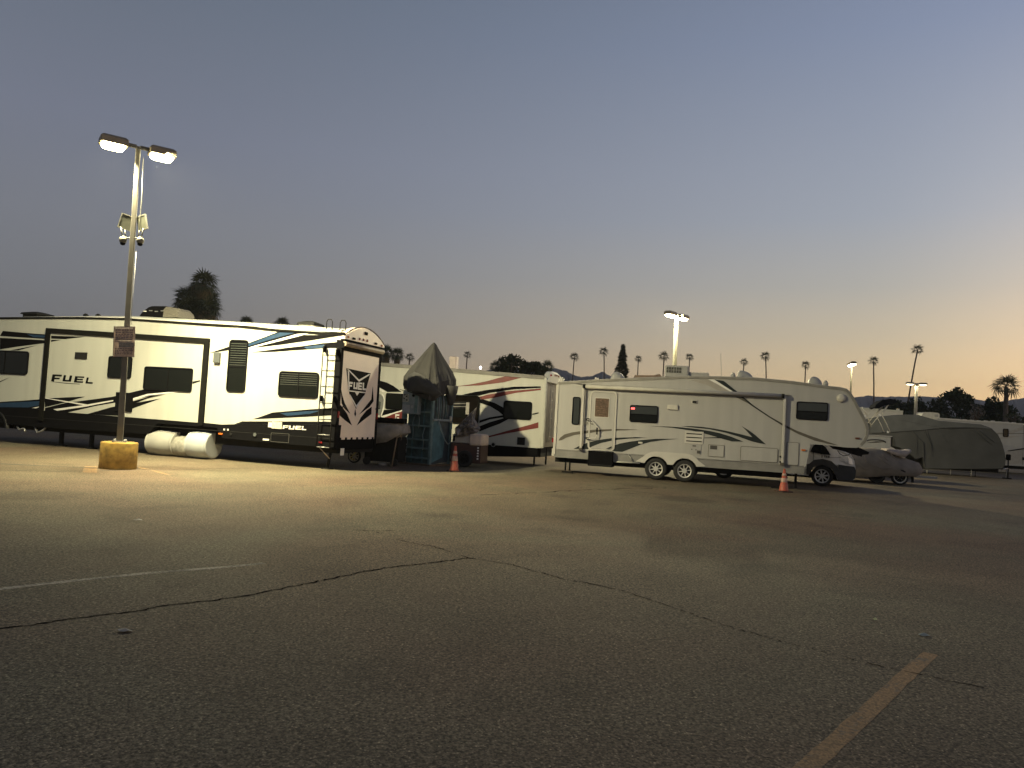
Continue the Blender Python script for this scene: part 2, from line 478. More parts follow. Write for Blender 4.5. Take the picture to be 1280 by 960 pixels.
def paint_mat(name, c, cover_):
    m = bpy.data.materials.new(name); m.use_nodes = True
    t = m.node_tree; p = t.nodes['Principled BSDF']; L = t.links.new
    co = t.nodes.new('ShaderNodeTexCoord')
    n = t.nodes.new('ShaderNodeTexNoise'); n.inputs['Scale'].default_value = 26; n.inputs['Detail'].default_value = 6
    L(co.outputs['Object'], n.inputs['Vector'])
    n3 = t.nodes.new('ShaderNodeTexNoise'); n3.inputs['Scale'].default_value = 2.2; n3.inputs['Detail'].default_value = 3
    L(co.outputs['Object'], n3.inputs['Vector'])
    ad = t.nodes.new('ShaderNodeMath'); ad.operation = 'ADD'; L(n.outputs['Fac'], ad.inputs[0]); L(n3.outputs['Fac'], ad.inputs[1])
    mr_ = t.nodes.new('ShaderNodeMapRange'); mr_.inputs[1].default_value = 1.12 - cover_; mr_.inputs[2].default_value = 1.2 - cover_ + .1
    L(ad.outputs[0], mr_.inputs[0])
    mx_ = t.nodes.new('ShaderNodeMix'); mx_.data_type = 'RGBA'
    L(mr_.outputs[0], mx_.inputs[0]); mx_.inputs[6].default_value = (.105, .09, .07, 1); mx_.inputs[7].default_value = (*c, 1)
    v_ = t.nodes.new('ShaderNodeTexVoronoi'); v_.inputs['Scale'].default_value = 78; L(co.outputs['Object'], v_.inputs['Vector'])
    s_ = t.nodes.new('ShaderNodeSeparateColor'); L(v_.outputs['Color'], s_.inputs[0])
    m2 = t.nodes.new('ShaderNodeMapRange'); m2.inputs[3].default_value = .55; m2.inputs[4].default_value = 1.35; L(s_.outputs[1], m2.inputs[0])
    sc2 = t.nodes.new('ShaderNodeVectorMath'); sc2.operation = 'SCALE'; L(mx_.outputs[2], sc2.inputs[0]); L(m2.outputs[0], sc2.inputs['Scale'])
    L(sc2.outputs[0], p.inputs['Base Color']); p.inputs['Roughness'].default_value = .8
    b = t.nodes.new('ShaderNodeBump'); b.inputs['Strength'].default_value = .5; b.inputs['Distance'].default_value = .006
    n2 = t.nodes.new('ShaderNodeTexNoise'); n2.inputs['Scale'].default_value = 60
    L(co.outputs['Object'], n2.inputs['Vector']); L(n2.outputs['Fac'], b.inputs['Height']); L(b.outputs[0], p.inputs['Normal'])
    return m
ypaint = paint_mat('faded_yellow_paint', (.235, .142, .062), .34)
wpaint = paint_mat('faded_white_paint', (.30, .27, .22), .22)
ribbon('painted_line', [[3.505,6.227],[3.104,5.756],[2.399,4.904],[1.669,4.029],[1.286,3.576]], .115, ypaint, sub=.1, jit=.003, z=.0015)
ribbon('painted_line', [[-4.364,6.424],[-4.261,6.569],[-3.842,7.037],[-3.342,7.542],[-2.857,7.925],[-2.545,8.237]], .085, wpaint, sub=.15, jit=.006, z=.0015)
ribbon('painted_line', [[-9.821,18.065],[-9.036,16.579]], .28, ypaint, z=.003)
ribbon('painted_line', [[-8.951,18.551],[-8.323,17.942],[-7.505,17.062]], .09, ypaint, z=.003, sub=.2, jit=.004)
# dark tar smear across the lot near the lamp and litter
smear = mat('tar_smear', (.055, .046, .034), .9, nz=.4, sc=8)
ribbon('tar_seam', [[-11.865,17.351],[-11,17.421],[-10.244,17.533],[-9.53,17.741]], .22, smear, sub=.3, jit=.05, seed=20, z=.0035)
ribbon('tar_seam', [[-10.606,16.018],[-9.616,16.473],[-8.702,17.759],[-7.762,18.849],[-6.658,20.279]], .07, smear, sub=.3, jit=.05, seed=21, z=.004)
def litter(p, s, m, label, seed):
    rnd = random.Random(seed)
    mb = MB()
    n = 9
    ring = [(p[0] + s * rnd.uniform(.6, 1) * math.cos(2 * PI * k / n), p[1] + .6 * s * rnd.uniform(.6, 1) * math.sin(2 * PI * k / n), .004 + rnd.uniform(0, .015)) for k in range(n)]
    mb.add(ring + [(p[0], p[1], .03)], [(k, (k + 1) % n, n) for k in range(n)])
    o = mb.build('paper_scrap', m)
    tag(o, label, 'litter')
litter([[3.545,7.246]][0], .028, mat('litter_yellow', (.8, .8, .35), .5, nz=.1), 'tiny bright yellow scrap lying on the asphalt above the painted stall line', 1)
litter([[3.748,6.773]][0], .06, mat('litter_pale', (.30, .33, .28), .6, nz=.2), 'small pale scrap beside the top end of the yellow stall line', 2)
litter([[-2.692,5.578]][0], .07, mat('litter_grey', (.26, .25, .23), .6, nz=.2), 'flattened pale scrap just below the long crack on the left', 3)
litter([[-5.024,10.557]][0], .08, mat('litter_grey', (.26, .25, .23), .6, nz=.2), 'small pale scrap on the open asphalt in front of the lamp post', 4)

# ------------------------------------------------------------------ mountains
def mountains():
    crest = CREST
    rnd = random.Random(7)
    fine = []
    for a, b in zip(crest, crest[1:]):
        for k in range(6):
            f = k / 6
            fine.append((a[0] + (b[0] - a[0]) * f, a[1] + (b[1] - a[1]) * f, a[2] + (b[2] - a[2]) * f + rnd.uniform(-1.6, 1.6)))
    fine.append(tuple(crest[-1]))
    rows = []
    for s, h in ((.60, .0), (.68, .16), (.76, .30), (.84, .50), (.92, .74), (1, 1), (1.1, .8), (1.3, .0)):
        row = []
        for i, (x, y, z) in enumerate(fine):
            j = 0 if h in (0, 1) else (math.sin(i * 1.3 + s * 9) + math.sin(i * .57 + s * 23)) * .07 + rnd.uniform(-.05, .05)
            row.append((x * s + (rnd.uniform(-12, 12) if h not in (0, 1) else 0), y * s, max(z * (h + j), -1)))
        rows.append(row)
    n = len(fine)
    vs = [p for r_ in rows for p in r_]
    fs = [(j * n + i, j * n + i + 1, (j + 1) * n + i + 1, (j + 1) * n + i) for j in range(len(rows) - 1) for i in range(n - 1)]
    o = MB().add(vs, fs, True).build('hills', mat('hill_scrub', (.085, .078, .058), .95, nz=.35, sc=.01), None)
    tag(o, kind='structure')
CREST = [[-3111.339,2600,-32.421],[-2295.936,2600,25.642],[-1749.807,2600,46.203],[-1204.577,2600,83.182],[-931.091,2600,93.481],[-659.02,2600,125.684],[-439.927,2600,132.84],[-221.958,2600,159.184],[-112.001,2600,157.282],[-3.315,2600,177.32],[73.814,2600,173.519],[144.777,2600,181.747],[180.827,2600,175.573],[206.138,2600,164.654],[233.957,2600,158.009],[274.878,2600,163.122],[304.208,2600,179.948],[337.854,2600,166.759],[410.161,2600,148.936],[520.476,2600,138.815],[713.249,2600,125.218],[933.417,2600,110.47],[1097.362,2600,128.155],[1181.859,2600,144.01],[1228.284,2600,150.807],[1269.532,2600,149.066],[1324.288,2600,153.598],[1439.441,2600,158.866],[1571.19,2600,160.971],[1598.768,2600,157.068],[1659.237,2600,155.063],[1708.47,2600,162.021],[1754.824,2600,174.308],[1918.941,2600,203.015],[2358.687,2600,200.888],[3183.131,2600,193.47]]
mountains()

# ------------------------------------------------------------------ lamp posts
lens_m = emit('lamp_lens', (1.0, .86, .45), 60.)
lens_dim = emit('lamp_lens_soft', (1.0, .93, .62), 5.)
head_m = mat('lamp_head', (.26, .22, .15), .5, .2, nz=.2)
LAMPCOL = (1.0, .88, .52)
def lamp_post(loc, label, arm=34, height=7.45, watts=(900, 900), sign=False, lean=(0, 0), r=.062, near=False, col_=LAMPCOL, soft=False, pm=None, heads=(-1, 1), side=0, k=1):
    t = thing('street_lamp', label, 'street lamp', (loc[0], loc[1], 0), 0, 'parking lot lamp posts')
    bh = .62
    k_ = k
    MB().lathe([(.40, -.02), (.405, .04), (.40, bh - .03), (.385, bh)], 32).build('base', lampyellow, t)
    M = Matrix.Rotation(R(lean[0]), 4, 'Y') @ Matrix.Rotation(R(lean[1]), 4, 'X')
    top = M @ Vector((0, 0, height - bh)) + Vector((0, 0, bh))
    Mb = Matrix.Translation((0, 0, bh)) @ M
    p = MB()
    a0, a1 = r * 1.05, r * .80
    hh = height - bh
    Ra = Matrix.Rotation(R(20), 4, 'Z')
    q0 = [Mb @ Ra @ Vector((x * a0, y * a0, .0)) for x, y in ((1, 1), (-1, 1), (-1, -1), (1, -1))]
    q1 = [Mb @ Ra @ Vector((x * a1, y * a1, hh)) for x, y in ((1, 1), (-1, 1), (-1, -1), (1, -1))]
    p.loft([q0, q1], smooth=False)
    p.build('pole', pm or polem, t, bev=.012)
    f = MB().box(-.15, .15, -.15, .15, bh, bh + .025, Matrix.Rotation(R(20), 4, 'Z'))
    for j_ in range(4):
        a = R(65 + 90 * j_)
        f.lathe([(.016, 0), (.016, .07)], 6, (.16 * math.cos(a), .16 * math.sin(a), bh))
        f.lathe([(.028, .025), (.028, .05)], 6, (.16 * math.cos(a), .16 * math.sin(a), bh))
    f.build('base_plate', steel, t)
    if side:      # the bare sagging lens also throws light sideways
        ld = bpy.data.lights.new('lamp_light', 'POINT')
        ld.shadow_soft_size = .12; ld.energy = side; ld.color = col_
        lo_ = bpy.data.objects.new('lamp_light', ld); col.objects.link(lo_); lo_.parent = t
        lo_.location = Matrix.Translation(top) @ Matrix.Rotation(R(arm), 4, 'Z') @ Vector((-.63, 0, -.40))
    for s in heads:
        hm = Matrix.Translation(top) @ Matrix.Rotation(R(arm), 4, 'Z')
        ar = MB().box(min(s * .04, s * .3), max(s * .04, s * .3), -.03, .03, -.05, .03, hm)
        ar.build('arm', polem, t)
        h = MB()
        # shoebox luminaire, lower rim narrower at the ends
        x0, x1 = s * .28 * k_, s * .98 * k_
        if x0 > x1: x0, x1 = x1, x0
        lo = [(x0, -.20, -.10), (x1, -.20, -.10), (x1, .20, -.10), (x0, .20, -.10)]
        mi = [(x0, -.20, .04), (x1, -.20, .04), (x1, .20, .04), (x0, .20, .04)]
        tp = [(x0 + .06, -.13, .10), (x1 - .06, -.13, .10), (x1 - .06, .13, .10), (x0 + .06, .13, .10)]
        h.loft([[hm @ Vector(v) for v in q] for q in (lo, mi, tp)], smooth=False)
        ho = h.build('lamp_head', head_m, t, bev=.012)
        cx = (x0 + x1) / 2
        ln = MB()
        secs = []
        for _i, (sc_, dz) in enumerate(((1, -.102), (.98, -.15), (.84, -.19), (.5, -.21))):
            secs.append([hm @ Vector((cx + .29 * k_ * sc_ * cx_, .165 * sc_ * cy_, dz)) for cx_, cy_ in ((1, .8), (.8, 1), (-.8, 1), (-1, .8), (-1, -.8), (-.8, -1), (.8, -1), (1, -.8))])
        ln.loft(secs)
        ln.build('lens', lens_dim if soft else lens_m, ho)
        w = watts[0] if s < 0 else watts[1]
        if w:
            ld = bpy.data.lights.new('lamp_light', 'AREA')
            ld.shape = 'RECTANGLE'; ld.size = .5; ld.size_y = .3
            ld.energy = w; ld.color = col_
            if near: ld.spread = R(150 if s < 0 else 140)
            lo_ = bpy.data.objects.new('lamp_light', ld)
            col.objects.link(lo_); lo_.parent = t
            lo_.location = hm @ Vector((cx, 0, -.20))
            lo_.rotation_euler = (R(0), 0, R(arm))
            if near: lo_.rotation_euler = (R(10), R(-43 if s > 0 else 22), 0)
    return t, top, Mb
TILT = 0
LB = [[-9.134,17.946]][0]
lp, top, Mb = lamp_post(LB, 'nearest lamp post, in a yellow concrete base, with two glaring heads', arm=36, watts=(2400, 3700), near=True, lean=(-1.0, 0), height=7.68, k=.84)
# notice board, solar panels and cameras carried by the pole: things of their own
def local_at(h, dx=0, dy=0): return Vector((LB[0], LB[1], 0)) + (Mb @ Vector((dx, dy, h - .62)))
sb = local_at(2.98, 0, -.09)
sg = thing('notice_board', 'weathered parking notice with rows of faded print on the nearest lamp post', 'sign', sb, -2)
MB().box(-.255, .255, -.006, .006, -.36, .36, Matrix.Rotation(R(-2.5), 4, 'Y')).build('board', signm, sg)
rnd = random.Random(11)
tm_ = Matrix.Rotation(R(-2.5), 4, 'Y')
dk = mat('sign_band', (.07, .06, .07), .5, nz=.5, sc=20)
pl = mat('sign_pale', (.50, .44, .38), .5, nz=.4, sc=15)
MB().box(-.12, .235, -.011, -.0075, -.13, -.02, tm_).build('dark_band', dk, sg)
ln = MB()
for z in (.275, .215, .175, .135, .095, .055, -.165, -.205, -.245, -.285):
    x = -.21
    while x < .2:
        w = rnd.uniform(.02, .07)
        ln.box(x, min(x + w, .225), -.010, -.0075, z - .010, z + .010, tm_)
        x += w + rnd.uniform(.01, .03)
tag(ln.build('print', signtext, sg), kind='stuff')
hd = MB()
for k in range(9): hd.box(-.215 + k * .048, -.18 + k * .048, -.0105, -.0075, .305, .335, tm_)
tag(hd.build('headline_print', pl, sg), kind='stuff')
MB().box(-.13, .19, -.0105, -.0078, .015, .03, tm_).build('rule', pl, sg)
ring_prism(MB(), [(-.255, -.36), (.255, -.36), (.255, .36), (-.255, .36)], [(-.245, -.35), (.245, -.35), (.245, .35), (-.245, .35)], -.011, -.0065).build('border', signtext, sg).rotation_euler = (0, R(-2.5), 0)
MB().box(-.05, .05, .006, .03, -.2, .2).build('bracket', steel, sg)

capgrey = mat('dull_aluminium', (.14, .14, .12), .5, nz=.2)
def solar(dx, ang, tilt, label, roll):
    p = local_at(5.84, dx, -.02)
    o = thing('solar_panel', label, 'solar panel', p, ang, 'solar panels on the lamp post')
    o.rotation_euler = (0, R(roll), R(ang))
    M = Matrix.Rotation(R(tilt), 4, 'X')
    MB().box(-.135, .135, -.012, .012, -.17, .17, M).build('panel', mat('solar_face', (.07, .075, .055), .6, nz=.25, sc=20), o)
    ring_prism(MB(), [(-.145, -.18), (.145, -.18), (.145, .18), (-.145, .18)], [(-.12, -.155), (.12, -.155), (.12, .155), (-.12, .155)], -.02, .015).build('frame', capgrey, o).rotation_euler = (R(tilt), 0, 0)
    MB().tube([(0, .02, 0), (-dx * .6, .06, -.04), (-dx * .8, .03, -.1)], .012).build('bracket', wline, o)
solar(-.17, 22, 5, 'small solar panel on the left side of the nearest lamp pole', 13)
solar(.22, -24, 5, 'small solar panel on the right side of the nearest lamp pole', -13)
def camera_unit(dx, label):
    p = local_at(5.42, dx, -.05)
    o = thing('security_camera', label, 'camera', p, 0, 'cameras on the lamp post')
    b = MB()
    b.lathe([(.03, -.10), (.075, -.07), (.085, 0), (.07, .05), (.03, .07)], 14)
    b.build('dome', capgrey, o)
    MB().lathe([(.018, -.145), (.05, -.13), (.062, -.09)], 12).build('lens', black, o)
    MB().tube([(.02 * (1 if dx > 0 else -1), 0, .05), (.06 * (1 if dx > 0 else -1), -.02, .28)], .014).build('antenna', capgrey, o)
    MB().tube([(-.06 * (1 if dx > 0 else -1), 0, .05), (-.03 * (1 if dx > 0 else -1), -.02, .22)], .012).build('antenna', capgrey, o)
    MB().tube([(0, 0, .03), (-dx * .9, .05, .06)], .02).build('arm', capgrey, o)
camera_unit(-.20, 'white camera with dark lens on the left of the lamp pole')
camera_unit(.21, 'white camera cluster on the right of the lamp pole under the solar panel')
cb = MB().tube([tuple(local_at(7.4, .14, -.02)), tuple(local_at(6.4, .17, -.03)), tuple(local_at(5.9, .16, -.03)), tuple(local_at(5.3, .17, -.05))], .009)
tag(cb.build('power_cable', capgrey), 'thin white cable hanging from the lamp heads to the cameras', 'cable')
cb = MB().tube([tuple(local_at(5.15, .12, -.02)), tuple(local_at(4.0, .10, -.02)), tuple(local_at(3.4, .09, -.0))], .006)
tag(cb.build('power_cable', steel), 'thin grey cable running down the pole below the cameras', 'cable')

p2 = [[8.397,39.5,3.144]][0]
lamp_post((p2[0], p2[1]), 'bright lamp post rising behind the beige fifth wheel', arm=48, watts=(1500, 700), height=7.6, r=.09, pm=mat('pale_pole', (.075, .072, .055), .7, nz=.1), side=4500)
p3 = [[27.224,61,4.752]][0]
lamp_post((p3[0], p3[1]), 'lamp post behind the nose of the beige fifth wheel, light facing the camera', arm=75, watts=(600, 600), height=7.7)
p4 = [[41.55,78,5.991]][0]
lamp_post((p4[0], p4[1]), 'farthest lamp post with two small lit heads above the grey covered trailer', arm=-8, watts=(260, 260), height=7.7, r=.13, soft=True, pm=mat('pale_pole_far', (.22, .21, .19), .6, nz=.1))

# ------------------------------------------------------------------ black and white toy hauler (left)
def letters(parent, word, boxes, m, y, name='letter', t=.006, lean=.0):
    """square heavy capitals; boxes = x0,x1,z0,z1 per letter"""
    G = {'F': [(0, 0), (.3, 0), (.3, .32), (.85, .32), (.85, .55), (.3, .55), (.3, .74), (1, .74), (1, 1), (0, 1)],
         'U': [(0, 0), (1, 0), (1, 1), (.72, 1), (.72, .26), (.28, .26), (.28, 1), (0, 1)],
         'E': [(0, 0), (1, 0), (1, .22), (.28, .22), (.28, .39), (.92, .39), (.92, .61), (.28, .61), (.28, .78), (1, .78), (1, 1), (0, 1)],
         'L': [(0, 0), (1, 0), (.95, .26), (.28, .26), (.28, 1), (0, 1)],
         'G': [(0, 0), (1, 0), (1, .55), (.5, .55), (.5, .35), (.7, .35), (.7, .25), (.28, .25), (.28, .76), (1, .76), (1, 1), (0, 1)]}
    for ch, (x0, x1, z0, z1) in zip(word, boxes):
        poly = [(x0 + (x1 - x0) * a + lean * (z1 - z0) * b, z0 + (z1 - z0) * b) for a, b in G[ch]]
        MB().prism(poly, y - t, y).build(name, m, parent)

def profile(pts, x):
    for (a, z0), (b, z1) in zip(pts, pts[1:]):
        if a <= x <= b: return z0 + (z1 - z0) * (x - a) / (b - a)
    return pts[0][1] if x < pts[0][0] else pts[-1][1]

FO = [-4.79,20.92,0]
fu = thing('toy_hauler', 'long white and black toy hauler with slide-out, behind the nearest lamp post', 'trailer', FO, -16.84)
RW = 2.45
roofp = [(-14.5, 3.93), (-12.42, 3.99), (-9.0, 4.08), (-7.47, 4.09), (-5, 4.02), (-2, 3.92), (.1, 3.83)]
def fsec(x, zb, dz=0, crown=.17, inset=0, zt=None):
    zt = profile(roofp, x) + dz if zt is None else zt
    s = [(x, inset, zb), (x, inset, zt - .05), (x, inset + .02, zt - .01)]
    for k in range(1, 8):
        u = k / 8
        s.append((x, inset + (RW - 2 * inset) * u, zt + crown * (1 - (2 * u - 1) ** 2)))
    s += [(x, RW - inset - .02, zt - .01), (x, RW - inset, zt - .05), (x, RW - inset, zb)]
    return s
xs = [-14.5, -13, -11.6, -10.2, -9, -7.47, -6, -5, -3.5, -2, -.9, -.12]
body = MB().loft([fsec(x, 1.02) for x in xs] , smooth=False)
body.build('body', siding, fu)
# front goose neck beyond the frame
MB().loft([fsec(-16.6, 1.9, -.5), fsec(-16.2, 1.6, -.15), fsec(-14.5, 1.55)], smooth=False).build('front_cap', siding, fu)
# gutter line along the roof edge and paler roof edge
gl = [[-12.488,3.978],[-10.741,4.015],[-9.141,4.042],[-7.447,4.04],[-5.672,3.975],[-3.836,3.904]] + [[-4.57,3.965],[-3.363,3.903],[-2.193,3.821],[-0.652,3.762],[0.12,3.769]]
gl = [q for i, q in enumerate(gl) if i == 0 or q[0] > gl[i - 1][0]]
MB().prism([(a, b + .035) for a, b in gl] + [(a, b - .02) for a, b in reversed(gl)], -.03, .01).build('gutter', frameblack, fu)
el = [(x, profile(roofp, x) - .03) for x in (-14, -12.4, -10, -7.5, -5, -2, .0)]
MB().prism([(a, b + .05) for a, b in el] + [(a, b - .0) for a, b in reversed(el)], -.015, .03).build('roof_edge', roofwhite, fu)
# skirt
sk = [[-12.408,1.096],[-11.57,1.12],[-10.18,1.128],[-8.523,1.116],[-7.154,1.104],[-5.4,1.081],[-4.411,1.066],[-3.583,1.044]] + [[-4.049,1.011],[-3.18,1.082],[-1.616,1.172],[0.057,1.248]]
skb = [(.03, .63), (-1.2, .62), (-3.6, .66), (-3.8, .95), (-5.9, .95), (-6.2, .62), (-9.5, .58), (-13.2, .62)]
MB().prism([tuple(q) for q in sk] + skb, -.02, .25).build('skirt', black, fu)
MB().box(-13, -.05, .3, RW - .05, .45, 1.03).build('chassis', dark, fu)
MB().box(-13, -.05, RW - .04, RW, .5, 1.05).build('rear_skirt', dark, fu)
MB().box(-13.2, -.04, -.026, -.018, .855, .872).build('skirt_seam', blackp, fu)
# raised flap on the skirt
MB().prism([tuple(q) for q in [[-3.212,1.086],[-2.973,1.178],[0.05,1.338],[0.055,1.263]]], -.012, .0).build('skirt_band', black, fu)
# slide-out
so = [[-10.349,3.634],[-4.309,3.471],[-4.39,1.055],[-10.291,1.11]]
si = [tuple(q) for q in so]
cx_ = sum(q[0] for q in si) / 4; cz_ = sum(q[1] for q in si) / 4
xa, xb = (si[0][0] + si[3][0]) / 2, (si[1][0] + si[2][0]) / 2
MB().prism([(xa, si[3][1]), (xb, si[2][1]), (xb, si[1][1] - .02), (xa, si[0][1])], -.022, .0).build('slide_panel', siding, fu)
MB().prism([(xa - .08, si[0][1] + .07), (xb + .08, si[1][1] + .05), (xb + .08, si[1][1] - .10), (xa - .08, si[0][1] - .08)], -.065, -.0).build('slide_trim', frameblack, fu)
MB().prism([(xa - .08, si[0][1] - .08), (xa + .09, si[0][1] - .08), (xa + .09, .78), (xa - .08, .80)], -.065, -.0).build('slide_trim', frameblack, fu)
MB().prism([(xb - .09, si[1][1] - .10), (xb + .08, si[1][1] - .10), (xb + .08, 1.0), (xb - .09, .96)], -.065, -.0).build('slide_trim', frameblack, fu)
# windows
window(fu, [-13.01,-11.048,2.189,2.945], black, glass, r=.1, mull=[.5])
window(fu, [-7.866,-6.979,2.232,2.902], black, glass, r=.08, y=-.022, fr=.03)
window(fu, [-6.5,-4.761,1.929,2.631], black, glass, r=.08, y=-.022, mull=[.5])
window(fu, [-3.592,-2.955,2.006,3.511], black, glass, r=.1, slats=11, sm=mat('blind', (.05, .055, .05), .5, nz=.1), split_h=.48)
window(fu, [-1.863,-0.596,1.944,2.664], black, glass, r=.1, mull=[.5], slats=6, sm=mat('blind', (.05, .055, .05), .5, nz=.1))
b = [-9.175,-8.706,2.767,2.978]
MB().box(b[0], b[1], -.05, -.02, b[2], b[3]).build('range_vent', blackp, fu, bev=.008)
b = [-4.067,-3.859,2.819,3.128]
MB().box(b[0], b[1], -.08, 0, b[2], b[3]).build('porch_light', mat('fixture_grey', (.10, .11, .11), .4, nz=.1), fu, bev=.015)
b = [-7.472,-6.842,1.235,1.811]
o = MB().box(b[0], b[1], -.06, -.02, b[2], b[3]).build('outlet_box', black, fu, bev=.01)
MB().box(b[0] + .28, b[0] + .34, -.068, -.05, b[2] + .2, b[3] - .05).build('cover_plate', mat('fixture_grey', (.10, .11, .11), .4, nz=.1), o)
# word on the slide panel
fb = [[-10.044,-9.676,2.036,2.256], [-9.595,-9.265,2.053,2.247],
      [-9.144,-8.794,2.039,2.233], [-8.69,-8.412,2.025,2.21]]
fb = [(a, b, c, max(d, c + .17)) for a, b, c, d in fb]
letters(fu, 'FUEL', fb, black, -.0225, lean=.18)
decal(fu, [[-9.987,2.03],[-9.438,2.007],[-8.921,1.998],[-8.92,1.986],[-9.435,1.988],[-9.986,2.016]], black, -.0225)
# graphics, left
decal(fu, [[-12.23,3.577],[-11.408,3.537],[-10.42,3.502],[-8.836,3.469],[-9.623,3.37],[-10.404,3.36],[-12.337,3.409]], black, -.003)
decal(fu, [[-11.217,3.493],[-10.429,3.473],[-10.42,3.397],[-10.929,3.404]], blue, -.006)
decal(fu, [[-12.331,3.35],[-10.461,3.32],[-9.74,3.348],[-10.391,3.236],[-11.606,3.079],[-12.287,2.972]], black, -.003)
decal(fu, [[-10.204,3.469],[-8.864,3.463],[-9.623,3.37],[-10.194,3.374]], black, -.0225)
decal(fu, [[-10.189,3.336],[-9.77,3.347],[-10.182,3.27]], black, -.0225)
decal(fu, [[-11.843,2.956],[-11.17,3.081],[-10.747,3.15],[-11.53,2.965]], black, -.003)
decal(fu, [[-12.289,1.895],[-12.169,1.948],[-11.793,2.079],[-12.165,1.919]], black, -.003)
decal(fu, [[-12.218,1.279],[-11.225,1.366],[-10.45,1.451],[-10.414,1.131],[-12.19,1.039]], black, -.003)
decal(fu, [[-12.214,1.246],[-10.455,1.394],[-10.453,1.262],[-10.895,1.173],[-12.199,1.116]], blue, -.007)
decal(fu, [[-10.741,1.162],[-10.437,1.229],[-10.435,1.206],[-10.588,1.16]], wline, -.011)
# graphics under the slide word
decal(fu, [[-10.236,1.49],[-8.653,1.62],[-9.413,1.404],[-10.206,1.215]], black, -.0225)
decal(fu, [[-10.203,1.19],[-9.411,1.386],[-7.661,1.655],[-6.495,1.932],[-5.267,1.951],[-6.906,1.6],[-8.239,1.351],[-9.377,1.076],[-10.191,1.077]], black, -.0225)
decal(fu, [[-8.52,1.091],[-7.629,1.346],[-5.853,1.692],[-7.023,1.28],[-7.303,1.096]], black, -.0225)
decal(fu, [[-10.236,1.49],[-10.173,1.505],[-8.551,1.385],[-8.624,1.344]], wline, -.027)
decal(fu, [[-9.864,1.169],[-8.702,1.353],[-7.576,1.567],[-7.572,1.531],[-8.62,1.308],[-9.7,1.128]], wline, -.027)
decal(fu, [[-7.199,1.549],[-6.336,1.807],[-5.266,1.939],[-5.263,1.903],[-6.295,1.761],[-7.046,1.52]], wline, -.027)
decal(fu, [[-7.045,1.502],[-6.185,1.754],[-5.686,1.837],[-6.324,1.676],[-6.963,1.428]], black, -.031)
decal(fu, [[-4.757,2.244],[-4.502,2.295],[-4.498,2.255],[-4.75,2.174]], black, -.0225)
# graphics, rear half
decal(fu, [[-4.268,3.098],[-3.592,3.31],[-3.596,3.204],[-3.924,3.151]], black, -.003)
decal(fu, [[-2.993,3.412],[-1.95,3.79],[-0.943,3.766],[-1.466,3.702],[-2.939,3.286]], black, -.003)
decal(fu, [[-2.967,3.397],[-1.959,3.758],[-1.47,3.754],[-2.172,3.57],[-2.949,3.334]], blue, -.007)
decal(fu, [[-2.946,3.297],[-2.167,3.512],[-1.38,3.725],[-1,3.754],[-1.229,3.687],[-2.162,3.455],[-2.926,3.271]], wline, -.011)
decal(fu, [[-2.848,3.299],[-2.161,3.445],[-1.23,3.697],[0.15,3.74],[-0.984,3.548],[-1.8,3.423],[-2.395,3.344]], black, -.0035)
decal(fu, [[-2.836,3.162],[-2.028,3.281],[-1.205,3.387],[-0.487,3.494],[0.097,3.55],[0.11,3.373],[-0.448,3.357],[-1.197,3.284],[-2.022,3.208]], black, -.003)
decal(fu, [[-1.145,3.368],[-0.501,3.453],[-0.495,3.366],[-1.024,3.31]], blue, -.007)
decal(fu, [[-2.644,1.259],[-2.466,1.311],[-1.998,1.482],[-0.832,1.63],[-0.036,1.717],[-0.021,1.515],[-1.279,1.386]], black, -.003)
decal(fu, [[-1.759,1.474],[-0.829,1.584],[-0.485,1.612],[-0.822,1.503],[-1.517,1.414]], blue, -.007)
# second word, placard and fittings on the skirt
tb = [[-1.627,-1.45,1.044,1.146], [-1.431,-1.258,1.045,1.15],
      [-1.224,-1.046,1.051,1.155], [-1.019,-0.874,1.05,1.159]]
letters(fu, 'FUEL', tb, wline, -.021, lean=.15)
b = [-1.975,-1.651,1.037,1.229]
MB().box(b[0], b[1], -.035, -.022, b[2], b[3]).build('placard', mat('placard', (.55, .52, .45), .5, nz=.3, sc=30), fu)
b = [-2.094,-1.98,1.061,1.202]
MB().box(b[0], b[1], -.03, -.021, b[2], b[3]).build('sticker', wline, fu)
b = [-2.233,-2.035,0.683,0.735]
MB().box(b[0], b[1], -.03, -.02, b[2], b[3]).build('sticker', wline, fu)
b = [-1.986,-1.396,0.66,0.916]
ring_prism(MB(), rr(*b, r=.02), rr(b[0] + .012, b[1] - .012, b[2] + .012, b[3] - .012, r=.015), -.028, -.018).build('storage_hatch', mat('hatch_edge', (.07, .07, .065), .5, nz=.1), fu)
x, z = [[-2.497,0.828]][0]
MB().lathe([(.055, -.05), (.05, -.055), (.04, -.02)], 16, (x, 0, z), 'Y').build('water_inlet', mat('fixture_grey', (.10, .11, .11), .4, nz=.1), fu)
for (x, z), m_, w, h in zip([[-3.651,0.78],[-3.537,0.909],[-3.413,0.911],[-0.388,0.742],[-3.31,0.791]], (orangelens, wline, wline, redlens, blackp), (.14, .05, .05, .1, .07), (.05, .05, .05, .05, .07)):
    MB().box(x - w / 2, x + w / 2, -.045, -.018, z - h / 2, z + h / 2).build('marker_light', m_, fu, bev=.006)
